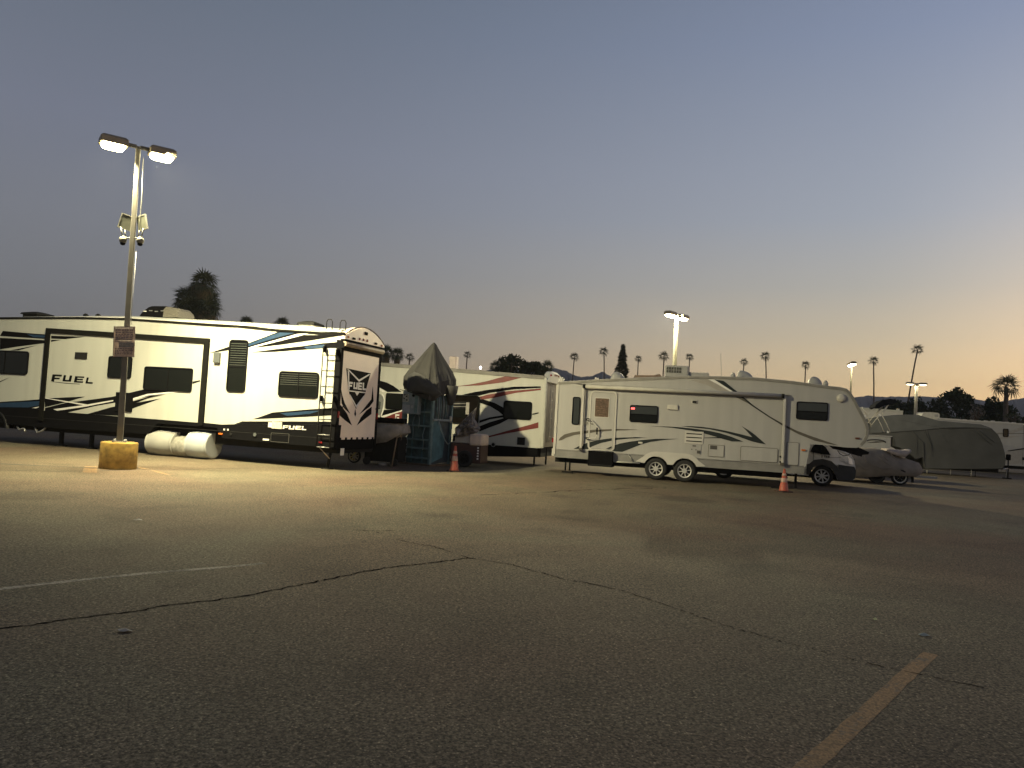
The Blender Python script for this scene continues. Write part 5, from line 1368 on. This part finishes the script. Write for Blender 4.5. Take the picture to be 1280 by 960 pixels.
for x, z0, z1 in ((-.45, 1.28, 1.36), (-.25, 1.18, 1.36), (-.02, 1.10, 1.33), (.2, 1.08, 1.33), (.36, 1.24, 1.36), (.42, 1.32, 1.38)):
    secs.append([(x, .35, z0), (x, .40, z1), (x, .9, z1 + .02), (x, 1.5, z1), (x, 1.6, z0)])
cl.loft(secs).build('windscreen_cover', mat('cream_cover', (.42, .36, .33), .6, nz=.2), bt)
# folded bimini
bm_ = [[-0.938,2.963],[-0.882,3.083],[-0.67,3.267],[-0.396,3.332],[-0.179,3.291],[-0.118,3.22],[-0.233,3.141],[-0.428,3.097],[-0.623,3.022],[-0.837,2.924]]
bi = thing('bimini_top', 'folded black boat canopy on thin metal struts right of the fifth wheel nose', 'boat canopy', [15.102,29.267,0], -16)
MB().prism([tuple(v) for v in bm_], .4, 1.7).build('canopy', mat('canopy_black', (.010, .011, .015), .9, nz=.3, spec=.05), bi)
for path in [[[-0.937,2.919],[-1.186,2.624],[-1.011,2.178]],[[-0.466,3.052],[-1.033,2.241]],[[-0.428,3.097],[-0.651,2.674],[-0.483,2.36],[-0.334,2.015]],[[-0.651,2.674],[-0.559,2.896]],[[-1.186,2.624],[-1.377,2.962]]]:
    for yy in (.45, 1.65):
        MB().tube([(v[0], yy, v[1]) for v in path], .017, 6).build('strut', lightplastic, bi)
for x, z in [[-1.257,2.611],[-0.73,2.67],[-0.417,2.019]]:
    MB().cbox((x, .45, z), (.07, .05, .07)).build('joint', wline, bi)

# ------------------------------------------------------------------ grey covered trailer
cv = thing('covered_trailer', 'big trailer wrapped in a dark grey-green fabric cover at the right side', 'trailer', [25.692,40.408,0], -17)
CP = [[-6.089,1.871],[-6.228,2.232],[-6.162,2.792],[-5.409,2.999],[-4.579,3.136],[-4.084,3.172],[-3.592,3.18],[-3.099,3.052],[-2.609,2.925],[-1.647,2.88],[-0.54,2.836],[-0.068,2.668],[0.251,2.333],[0.456,1.878],[0.583,1.402],[0.639,1.01],[0.615,0.718],[0.512,0.518],[-0.868,0.388],[-3.179,0.243],[-3.254,0.598],[-3.36,0.862],[-3.682,0.731],[-4.062,1.086],[-4.523,1.346],[-4.757,1.404],[-4.856,1.91]]
CW = 2.5
zmax = max(p[1] for p in CP)
CPp = []
for i, p in enumerate(CP):     # subdivide the outline
    q_ = CP[(i + 1) % len(CP)]
    n__ = max(1, int(math.hypot(q_[0] - p[0], q_[1] - p[1]) / .35))
    for k in range(n__): CPp.append((p[0] + (q_[0] - p[0]) * k / n__, p[1] + (q_[1] - p[1]) * k / n__))
cxm = sum(p[0] for p in CPp) / len(CPp); czm = 1.7
mb = MB(); secs = []
for y, s_ in ((-.0, .93), (-.03, .95), (.03, .985), (.15, 1.0), (1.25, 1.01), (2.3, 1.0), (2.5, .95)):
    secs.append([(cxm + (a - cxm) * (1 - (1 - s_) * .35), y, czm + (b_ - czm) * s_) for a, b_ in CPp])
mb.loft(secs)
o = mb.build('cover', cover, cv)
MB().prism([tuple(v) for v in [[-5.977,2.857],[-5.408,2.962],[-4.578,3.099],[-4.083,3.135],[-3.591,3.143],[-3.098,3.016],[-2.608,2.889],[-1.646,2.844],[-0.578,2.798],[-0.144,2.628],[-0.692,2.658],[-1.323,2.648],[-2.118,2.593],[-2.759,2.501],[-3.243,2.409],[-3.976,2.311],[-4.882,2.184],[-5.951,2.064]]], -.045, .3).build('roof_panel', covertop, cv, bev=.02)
# hanging folds and creases proud of the cover
for path, w_ in zip([[[-3.85,2.236],[-3.553,1.891],[-3.335,1.678],[-3.303,1.137],[-3.281,0.416]],[[-3.68,2.019],[-3.647,1.477],[-3.623,0.934]],[[-3.977,2.365],[-3.343,1.678]],[[-3.364,2.402],[-2.976,1.611],[-2.876,0.986]],[[-0.848,2.595],[-0.288,2.14],[0.068,1.897]],[[-1.004,2.542],[-0.521,2.108],[-0.044,1.757]],[[-2.596,2.447],[-2.174,1.753]],[[-3.247,2.545],[-3.11,2.055],[-2.804,1.261]],[[-5.404,2.834],[-4.404,2.843],[-3.249,2.635],[-2.116,2.521],[-0.536,2.676]]], (.02, .015, .018, .015, .02, .015, .012, .015, .015)):
    P = [(a, -.035, b_) for a, b_ in path]
    MB().tube(P, [w_ * .3] + [w_] * (len(P) - 2) + [w_ * .3], 6).build('crease', cover, cv)
MB().box(-6.6, .4, .4, 2.1, .30, .62).build('chassis', dark, cv)
for k, (x, z) in enumerate([[-3.056,0.243],[-1.912,0.328],[-0.926,0.357],[-0.738,0.397]]):
    MB().tube([(x, .2, z + .1), (x, .2, .03)], .02, 5).build('strap', lightplastic if k < 3 else dark, cv)
x = [[0.961,0.513]][0][0]
MB().tube([(x, .8, .05), (x, .8, 1.0)], .035, 8).build('tongue_jack', dark, cv)
MB().lathe([(.10, 1.0), (.12, 1.05), (.12, 1.28), (.09, 1.32)], 12, (x, .8, 0)).build('jack_head', black, cv)
MB().tube([(x - .4, .4, .5), (x, .8, .55), (x - .4, 1.6, .5)], .04, 6).build('a_frame', steel, cv)
MB().tube([(x - .12, .7, .03), (x - .03, .8, .6)], .02, 5).build('strut', steel, cv)
MB().box(x - .22, x + .14, .65, .95, 0, .06).build('jack_foot', dark, cv)
for xx in (-4.9, -4.1): wheel(cv, xx, .3, .34, .34, tm=rubber, rm=wheelw, dark=dark)

# ------------------------------------------------------------------ white motorhome far right
wr = thing('motorhome', 'white motorhome with small dark window at the right edge of the photo', 'motorhome', [28.256,50,0], -3)
rl = [[-0.087,3.32],[0.554,3.313],[2.26,3.268],[3.746,3.289],[5.356,3.251],[6.919,3.189]]
MB().prism([tuple(v) for v in rl] + [(8.6, 3.0), (8.9, 2.2), (8.9, .55), (-1, .55)], 0, 2.5).build('body', siding2, wr, bev=.04)
MB().prism([(a, b_ + .05) for a, b_ in rl] + [(a, b_ - .05) for a, b_ in reversed(rl)], -.03, 2.5).build('roof_trim', capw, wr)
decal(wr, [[3.606,2.603],[4.397,2.737],[5.359,3.142],[5.859,3.389],[5.866,3.117],[5.365,2.902],[4.402,2.541],[3.663,2.475]], taupe_l)
decal(wr, [[3.669,2.257],[4.405,2.432],[5.302,2.484],[4.409,2.301],[3.778,2.155]], taupe_l)
decal(wr, [[4.325,1.468],[4.851,1.586],[5.396,1.706],[6.949,1.983],[6.951,1.885],[5.399,1.619],[4.432,1.431]], black)
decal(wr, [[4.221,1.418],[6.952,1.842],[6.977,0.845],[4.244,0.571]], taupe_l, -.0035)
decal(wr, [[2.708,2.496],[6.929,2.765],[6.93,2.732],[2.709,2.463]], taupe, -.006)
b = [4.029,4.378,2.354,2.899]; window(wr, b, black, glass, r=.08)
b = [5.299,5.657,0.906,1.102]; plate(b, black, -.03, 'marker_light', parent=wr)
for xx in (5.32,): MB().box(xx, xx + .02, -.01, 0, .6, 3.2).build('panel_gap', taupe, wr)
MB().box(-1, 8.6, .3, 2.2, .3, .56).build('chassis', dark, wr)
for xx in (1.2, 7.2): wheel(wr, xx, .05, .40, .40, tm=rubber, rm=wheelw, dark=dark)
b = [-0.78,0.326,3.325,3.703]
MB().prism([(b[0] + .1, b[2]), (b[0], b[2] + .12), (b[0] + .12, b[3] - .03), (b[0] + .5, b[3]), (b[1] - .08, b[3] - .02), (b[1], b[3] - .08), (b[1], b[2])], .8, 1.7).build('air_conditioner', mat('cream_unit', (.55, .52, .44), .5, nz=.1), wr, bev=.04)
for k in range(3): MB().box(b[1] - .28 + k * .08, b[1] - .24 + k * .08, .78, .81, b[2] + .12, b[3] - .10).build('louvre', taupe_l, wr)
for k in range(10):
    xx = 1.4 + k * .45
    z = profile([tuple(v) for v in rl], xx)
    MB().cbox((xx, .5, z + .05), (.22, .1, .07 + .02 * (k % 3))).build('roof_rail_clip', capw, wr)

# white trailer whose roof shows between the fifth wheel nose and the covered trailer
c0 = [[22.34,49,2.93]][0]
t2 = thing('far_trailer', 'pale trailer roof glimpsed behind the folded boat canopy', 'trailer', (c0[0], 49, 0), -3)
z0 = [[22.527,49,3.694]][0][2]; z1 = [[25.18,49,3.61]][0][2]; wd = [[25.18,49,3.61]][0][0] - c0[0]
MB().prism([(-3, .6), (wd, .6), (wd, z1), (-3, z0 + .05)], 0, 2.4).build('body', capw, t2, bev=.03)
MB().prism([(-3, z0 + .09), (wd + .03, z1 + .04), (wd + .03, z1 - .05), (-3, z0 - .0)], -.04, 2.44).build('roof_trim', siding, t2)
MB().box(wd - .25, wd - .1, .2, .35, z1, z1 + .16).build('roof_stub', capw, t2)
for xx in (-1.8, .8): wheel(t2, xx, .05, .36, .36, tm=rubber, rm=wheelw, dark=dark)
# low cream camper with a dark swirl between boat and covered trailer
c0 = [[15.559,33.5,1.375]][0]; cR = [[16.846,33.5,1.45]][0]
zt = [[16.21,33.5,1.866]][0][2]; zb = [[16.228,33.5,1.357]][0][2]
t3 = thing('folding_camper', 'low cream camper with dark swirl seen between the covered boat and the covered trailer', 'camper', (c0[0], 33.5, 0), 2)
wd = cR[0] - c0[0]
MB().box(-1.5, wd, 0, 1.9, .45, zt).build('body', siding3, t3, bev=.06)
MB().box(-1.5, wd + .02, -.02, 1.92, zt - .02, zt + .03).build('lid', capw, t3)
sw_ = [(.15 + .42 * math.cos(R(a)), zt - .26 + .09 * math.sin(R(a))) for a in range(-20, 200, 20)]
MB().tube([(x + .45, -.01, z) for x, z in sw_], [.006] + [.03] * (len(sw_) - 2) + [.006], 6).build('swirl', mat('swirl_dark', (.06, .06, .055), .5, nz=.1), t3)
MB().tube([(.2, -.01, zt - .33), (.6, -.01, zt - .27), (1.0, -.01, zt - .24)], [.005, .03, .006], 6).build('swirl', mat('swirl_dark', (.06, .06, .055), .5, nz=.1), t3)
for xx in (.2,): wheel(t3, xx, .05, .3, .3, tm=rubber, rm=wheelw, dark=dark)
MB().box(-1.3, wd - .1, .2, 1.7, .28, .46).build('chassis', dark, t3)

# ------------------------------------------------------------------ trees
leaf_d = mat('foliage_dark', (.045, .06, .028), .8, nz=.35, sc=.6)
leaf_m = mat('foliage_mid', (.065, .08, .036), .8, nz=.35, sc=.6)
frondm = mat('frond_green', (.085, .10, .05), .7, nz=.35, sc=.8)
frondd = mat('frond_dry', (.20, .16, .09), .8, nz=.3, sc=.8)
bark = mat('palm_bark', (.13, .10, .075), .9, nz=.3, sc=4)
def fan_mesh(name, L_, m, seed, blades=11, droop=.25):
    rnd = random.Random(seed)
    mb = MB()
    pl = L_ * .42
    mb.add([(0, -.02, 0), (0, .02, 0), (pl, .012, .03), (pl, -.012, .03)], [(0, 1, 2, 3)])
    for k in range(blades):
        a = R(-100 + 200 * k / (blades - 1)); bl = L_ * .58 * rnd.uniform(.85, 1.08) * (1 - .25 * abs(a) / R(100))
        c, s = math.cos(a), math.sin(a)
        w = L_ * .032
        mx_, my_ = pl + bl * .55 * c, bl * .55 * s
        ex, ey = pl + bl * c, bl * s
        mb.add([(pl, 0, .03), (mx_ - s * w, my_ + c * w, .03 + .02 * L_), (ex, ey, -droop * L_ * rnd.uniform(.3, 1)), (mx_ + s * w, my_ - c * w, .03 + .01 * L_)], [(0, 1, 2, 3)])
    me = bpy.data.meshes.new(name); me.from_pydata(mb.v, [], mb.f); me.materials.append(m)
    return me
fans = [fan_mesh('frond', 1.0, frondm, k) for k in range(3)]
fans_dry = [fan_mesh('frond', 1.0, frondd, 10 + k, droop=.5) for k in range(2)]
def trunk(parent, h, r0, r1, lean=(0, 0), seed=0, n=8):
    rnd = random.Random(seed)
    pts = []; rs = []
    for k in range(n + 1):
        u = k / n
        pts.append((lean[0] * u ** 1.6 + rnd.uniform(-.04, .04) * r0 * 2, lean[1] * u ** 1.6, h * u)); rs.append(r0 + (r1 - r0) * u + (.25 * r0 if k == 0 else 0))
    MB().tube(pts, rs, 10).build('trunk', bark, parent)
    return Vector(pts[-1])
def crown_fronds(parent, top, L_, n, seed, dry=.3, separate=True, up=80, lo=-60):
    rnd = random.Random(seed)
    mb = MB()
    for k in range(n):
        el = R(lo + (up - lo) * (1 - (k + .5) / n)) ; az = k * 2.39996 + rnd.uniform(-.2, .2)
        isdry = el < R(-25) and rnd.random() < dry * 2
        M = Matrix.Translation(top) @ Matrix.Rotation(az, 4, 'Z') @ Matrix.Rotation(-el, 4, 'Y') @ Matrix.Rotation(rnd.uniform(-.5, .5), 4, 'X')
        s = L_ * rnd.uniform(.85, 1.12)
        me = rnd.choice(fans_dry if isdry else fans)
        if separate:
            o = bpy.data.objects.new('frond', me); col.objects.link(o); o.parent = parent
            o.matrix_local = M @ Matrix.Scale(s, 4)
        else:
            mb.add([M @ (Vector(v.co) * s) for v in me.vertices], [tuple(p.vertices) for p in me.polygons])
    if not separate: mb.build('crown', frondm, parent, recalc=False)
def palm(px_, py_, D, L_, label, lean=0., seed=0, fr=26, separate=False, r=.22, dry=.3, skirt=0, group='tall fan palms on the skyline', lo=-60):
    p = palm_pos[(px_, py_, D)]
    t = thing('palm_tree', label, 'palm tree', (p[0] - lean, p[1], 0), 0, group)
    top = trunk(t, p[2], r * 1.15, r * .75, (lean, 0), seed)
    crown_fronds(t, top, L_, fr, seed, dry, separate, lo=lo)
    if skirt:
        mb = MB(); rnd = random.Random(seed)
        for k in range(int(40 * skirt)):
            z = top.z - rnd.uniform(.1, skirt); a = rnd.uniform(0, 2 * PI); me = rnd.choice(fans_dry)
            M = Matrix.Translation((top.x, top.y, z)) @ Matrix.Rotation(a, 4, 'Z') @ Matrix.Rotation(R(rnd.uniform(60, 82)), 4, 'Y')
            mb.add([M @ (Vector(v.co) * L_ * .8) for v in me.vertices], [tuple(q.vertices) for q in me.polygons])
        mb.build('dry_skirt', frondd, t, recalc=False)
    return t
PALMS = [  # pixel of crown centre, distance, frond length, lean, note
    (718, 447, 200, 1.3, 0.4, 'slim palm above the dip in the hills, first right of the travel trailer end'),
    (755, 440, 190, 1.3, -.8, 'slim palm directly left of the dark pointed conifer'),
    (798, 449, 210, 1.1, 0.0, 'pale slim palm first to the right of the dark pointed conifer'),
    (830, 446, 180, 1.3, 0.0, 'palm rising from behind the boxy roof air conditioner, left of the bright lamp'),
    (862, 447, 200, 1.15, 0.0, 'palm just right of the bright lamp pole'),
    (930, 453, 200, 1.15, 0.3, 'palm behind the dome vent in the middle of the fifth wheel roof'),
    (957, 446, 190, 1.35, -1.0, 'palm leaning slightly between the two domed roof vents'),
    (1007, 457, 190, 1.2, 0.0, 'palm behind the front dome vent of the fifth wheel roof'),
    (1092, 452, 170, 1.2, -.6, 'tall thin palm right of the third lamp, above the folded canopy'),
    (1147, 438, 150, 1.25, 2.2, 'tallest thin palm, leaning, rising beside the farthest lamp post'),
    (584, 444, 190, 1.1, 0.0, 'thin lone palm above the red striped trailer roof'),
    (512, 447, 150, 1.0, 0.0, 'small round palm to the right of the palm clump behind the toy hauler'),
]
palm_pos = {}
for (a, b_, D), P in zip([(p[0], p[1], p[2]) for p in PALMS], [
    [[16.039,200,18.693]][0], [[22.575,190,19.679]][0], [[34.576,210,20.123]][0], [[35.683,180,18.413]][0],
    [[46.409,200,20.449]][0], [[60.814,200,20.009]][0], [[63.126,190,20.814]][0], [[73.243,190,19.182]][0],
    [[80.753,170,19.123]][0], [[79.892,150,19.802]][0], [[-11.626,190,16.895]][0], [[-20.523,150,12.563]][0]]):
    palm_pos[(a, b_, D)] = P
for i, (a, b_, D, L_, ln_, lab) in enumerate(PALMS):
    palm(a, b_, D, L_ * 1.25, lab, ln_, i, 17, False, .17, lo=-38)
# stout fan palm at the right edge
palm_pos['r'] = [[71.638,110,10.714]][0]
def palm_at(P, L_, label, seed, fr, r, skirt=0, lean=0, group=None, separate=True, lo=-60):
    palm_pos[(0, 0, seed + 1000)] = P
    return palm(0, 0, seed + 1000, L_, label, lean, seed, fr, separate, r, skirt=skirt, group=group, lo=lo)
palm_at([[71.648,110,10.365]][0], 2.25, 'stout fan palm with thick trunk near the right edge of the photo', 31, 24, .36, lean=0, lo=-42)
# shaggy palms left above the toy hauler
shag = [((251, 352), 78, 2.0, 50, 3.2), ((232, 374), 82, 1.9, 44, 2.5), ((262, 378), 80, 1.9, 46, 2.6), ((246, 368), 84, 1.8, 40, 3)]
for i, P in enumerate([[[-32.417,78,13.64]][0], [[-35.77,82,12.491]][0], [[-32.593,80,12.021]][0], [[-33.326,79,12.584]][0], [[-32.838,76,10.748]][0], [[-30.976,76,10.614]][0]]):
    palm_at(P, 1.85, ['topmost crown of the shaggy palm cluster above the toy hauler roof', 'left crown of the shaggy palm cluster above the toy hauler roof', 'right crown of the shaggy palm cluster above the toy hauler roof',
                     'middle crown of the shaggy palm cluster, below the topmost one', 'low left crown of the shaggy palm cluster beside the black roof air conditioner', 'low right crown of the shaggy palm cluster'][i], 40 + i, 44, .3, skirt=3.0, group='shaggy palms above the toy hauler')
for i, P in enumerate([[[-35.475,100,12.139]][0], [[-30.725,100,12.308]][0], [[-17.505,105,9.79]][0], [[-16.046,105,9.541]][0], [[-2.568,115,9.328]][0], [[5.182,115,9.776]][0], [[-18.877,108,9.399]][0]]):
    palm_at(P, 1.3, ['small palm top peeping over the toy hauler roof, left of two', 'small wide palm top peeping over the toy hauler roof, right of two', 'bushy palm directly right of the toy hauler rear cap', 'bushy palm with dry skirt, rightmost of the clump beside the toy hauler',
                     'low palm left of the leafy tree above the travel trailer', 'low palm right of the leafy tree, above the travel trailer end', 'palm half hidden behind the toy hauler rear cap'][i], 60 + i, 34, .3, skirt=1.5 if i in (2, 3, 6) else 0, group='low bushy palms behind the trailers', separate=False, lo=-50)

def leafy(P, rx, rz, label, seed, m=None, n=900, ls=.32, group='broadleaf trees behind the lot', lumps=9, name='tree'):
    rnd = random.Random(seed)
    t = thing(name, label, 'tree', (P[0], P[1], 0), 0, group)
    H_t = P[2]
    c = Vector((0, 0, H_t - rz))
    pts = [(0, 0, 0), (.1, 0, c.z * .5), (0, .1, c.z)]
    MB().tube(pts, [.3, .22, .14], 8).build('trunk', bark, t)
    lb = MB(); cent = []
    for k in range(lumps):
        while True:
            v = Vector((rnd.uniform(-1, 1), rnd.uniform(-1, 1), rnd.uniform(-1, 1)))
            if v.length < 1: break
        cc_ = c + Vector((v.x * rx * .72, v.y * rx * .72, v.z * rz * .72)); cent.append((cc_, rnd.uniform(.28, .46) * min(rx, rz * 1.2)))
        lb.tube([tuple(c - Vector((0, 0, rz * .5))), tuple(c.lerp(cc_, .6) - Vector((0, 0, .1))), tuple(cc_)], [.1, .07, .03], 5)
    lb.build('limbs', bark, t)
    mb = MB()
    for k in range(n):
        cc_, rad = cent[k % lumps]
        while True:
            v = Vector((rnd.uniform(-1, 1), rnd.uniform(-1, 1), rnd.uniform(-1, 1)))
            if .3 < v.length < 1: break
        p = cc_ + v * rad
        a = Vector((rnd.uniform(-1, 1), rnd.uniform(-1, 1), rnd.uniform(-1, 1))).normalized(); b_ = a.cross(Vector((rnd.uniform(-1, 1), .3, 1))).normalized()
        s = ls * rnd.uniform(.5, 1.2)
        mb.add([p - a * s, p + b_ * s * .5, p + a * s, p - b_ * s * .5], [(0, 1, 2, 3)])
    mb.build('crown', m or leaf_d, t, recalc=False)
    return t
D_ = 1.0
lv = [([[-0.267,110,11.337]][0], 2.2, 2.2, 'dark bushy tree, left half of the leafy pair above the travel trailer'),
      ([[2.365,112,10.953]][0], 2.1, 1.8, 'dark bushy tree, right half of the leafy pair above the travel trailer'),
      ([[-1.114,110,9.889]][0], 1.3, 1.4, 'small round bush at the left foot of the leafy pair above the travel trailer'),
      ([[3.895,110,9.713]][0], 1.5, 1.2, 'low bush at the right foot of the leafy pair above the travel trailer')]
for i, (P, rx, rz, lab) in enumerate(lv): leafy(P, rx, rz, lab, 100 + i, n=1500, ls=.26)
belt = [((1118, 500), 120, 3.0, 2.6, 'round dark tree directly left of the leaning tall palm'), ((1135, 494), 122, 3.2, 3.0, 'dark tree behind the farthest lamp post, left side'),
        ((1156, 487), 124, 2.6, 3.4, 'pointed dark tree just right of the farthest lamp post'), ((1176, 494), 122, 3.2, 3.0, 'dark tree in the middle of the right hand tree belt'),
        ((1198, 485), 124, 2.8, 2.2, 'open crowned tree, tallest of the right hand belt'), ((1215, 498), 120, 2.8, 3.0, 'dark low tree right of the open crowned tree'),
        ((1236, 496), 118, 2.9, 2.8, 'dense tree left of the stout fan palm'), ((1252, 503), 116, 2.6, 2.4, 'dense bush at the foot of the stout fan palm'),
        ((1100, 508), 118, 2.4, 1.8, 'low bush at the left end of the right hand tree belt')]
BP = [[[60.504,120,8.231]][0], [[63.672,122,9.238]][0], [[67.444,124,10.043]][0], [[68.945,122,9.542]][0], [[72.785,124,11.007]][0], [[72.766,120,9.192]][0], [[74.159,118,9.467]][0], [[74.887,116,8.469]][0], [[57.035,118,7.233]][0]]
for i, ((_, _, rx, rz, lab), P) in enumerate(zip(belt, BP)):
    leafy(P, rx, rz, lab, 200 + i, n=1900, ls=.34, m=leaf_m if i in (4, 7) else leaf_d, lumps=12)
# lower hedge line that closes the belt
BL = [[53.457,112,6.086],[55.47,112,5.966],[57.483,112,5.845],[59.473,112,6.432],[61.486,112,6.312],[63.499,112,6.192],[65.49,112,6.779],[67.503,112,6.659],[69.516,112,6.539],[71.509,112,7.126],[73.522,112,7.006],[75.535,112,6.885]]
for k, P in enumerate(BL):
    leafy(P, 2.0, 2.2, 'low shrub in the hedge under the right hand tree belt', 300 + k, n=900, ls=.3, group='shrubs under the tree belt', name='shrub')
for k, P in enumerate([[[59.644,90,6.186]][0], [[60.79,90,5.967]][0], [[52.191,85,6.326]][0]]):
    leafy(P, 1.2, 1.2, ['small sparse shrub right of the stout palm', 'small shrub at the right edge of the photo', 'pale blossoming shrub in front of the right hand trees'][k], 330 + k, n=260, ls=.14, m=mat('pale_blossom', (.22, .20, .18), .8, nz=.2) if k == 2 else leaf_m, group='small shrubs near the motorhome', name='shrub')
# conifer
P = [[17.224,120,14.628]][0]
t = thing('conifer_tree', 'dark pointed conifer standing behind the fifth wheel roof', 'tree', (P[0], P[1], 0))
MB().tube([(0, 0, 0), (0, 0, P[2] * .97)], [.3, .04], 8).build('trunk', bark, t)
mb = MB(); rnd = random.Random(77); Ht = P[2]
for k in range(5200):
    u = rnd.random() ** .75
    z = Ht - .1 - u * 8.5
    rad = (.15 + u * 1.55) * (1 + .16 * math.sin(z * 3.1)) * (1 if u < .75 else 1.0)
    a = rnd.uniform(0, 2 * PI); q_ = rad * rnd.uniform(.45, 1.05)
    p = Vector((q_ * math.cos(a), q_ * math.sin(a), z - q_ * .2))
    d = Vector((math.cos(a), math.sin(a), rnd.uniform(-.3, .3))).normalized(); s_ = Vector((-d.y, d.x, rnd.uniform(-.6, .6))).normalized()
    L_ = rnd.uniform(.18, .38)
    mb.add([p - d * L_, p + s_ * L_ * .4, p + d * L_, p - s_ * L_ * .4], [(0, 1, 2, 3)])
mb.build('crown', leaf_d, t, recalc=False)

# ------------------------------------------------------------------ evening haze
hz = MB().box(-3600, 3600, -60, 3000, -1.2, 240).build('haze', None, None)
hz.data.materials.clear()
hm = bpy.data.materials.new('haze_air'); hm.use_nodes = True
ht = hm.node_tree
for n in list(ht.nodes):
    if n.type == 'BSDF_PRINCIPLED': ht.nodes.remove(n)
pv = ht.nodes.new('ShaderNodeVolumePrincipled')
pv.inputs['Color'].default_value = (.90, .92, .98, 1)
pv.inputs['Density'].default_value = .00016
outn = [n for n in ht.nodes if n.type == 'OUTPUT_MATERIAL'][0]
ht.links.new(pv.outputs[0], outn.inputs['Volume'])
hz.data.materials.append(hm)
tag(hz, kind='stuff')
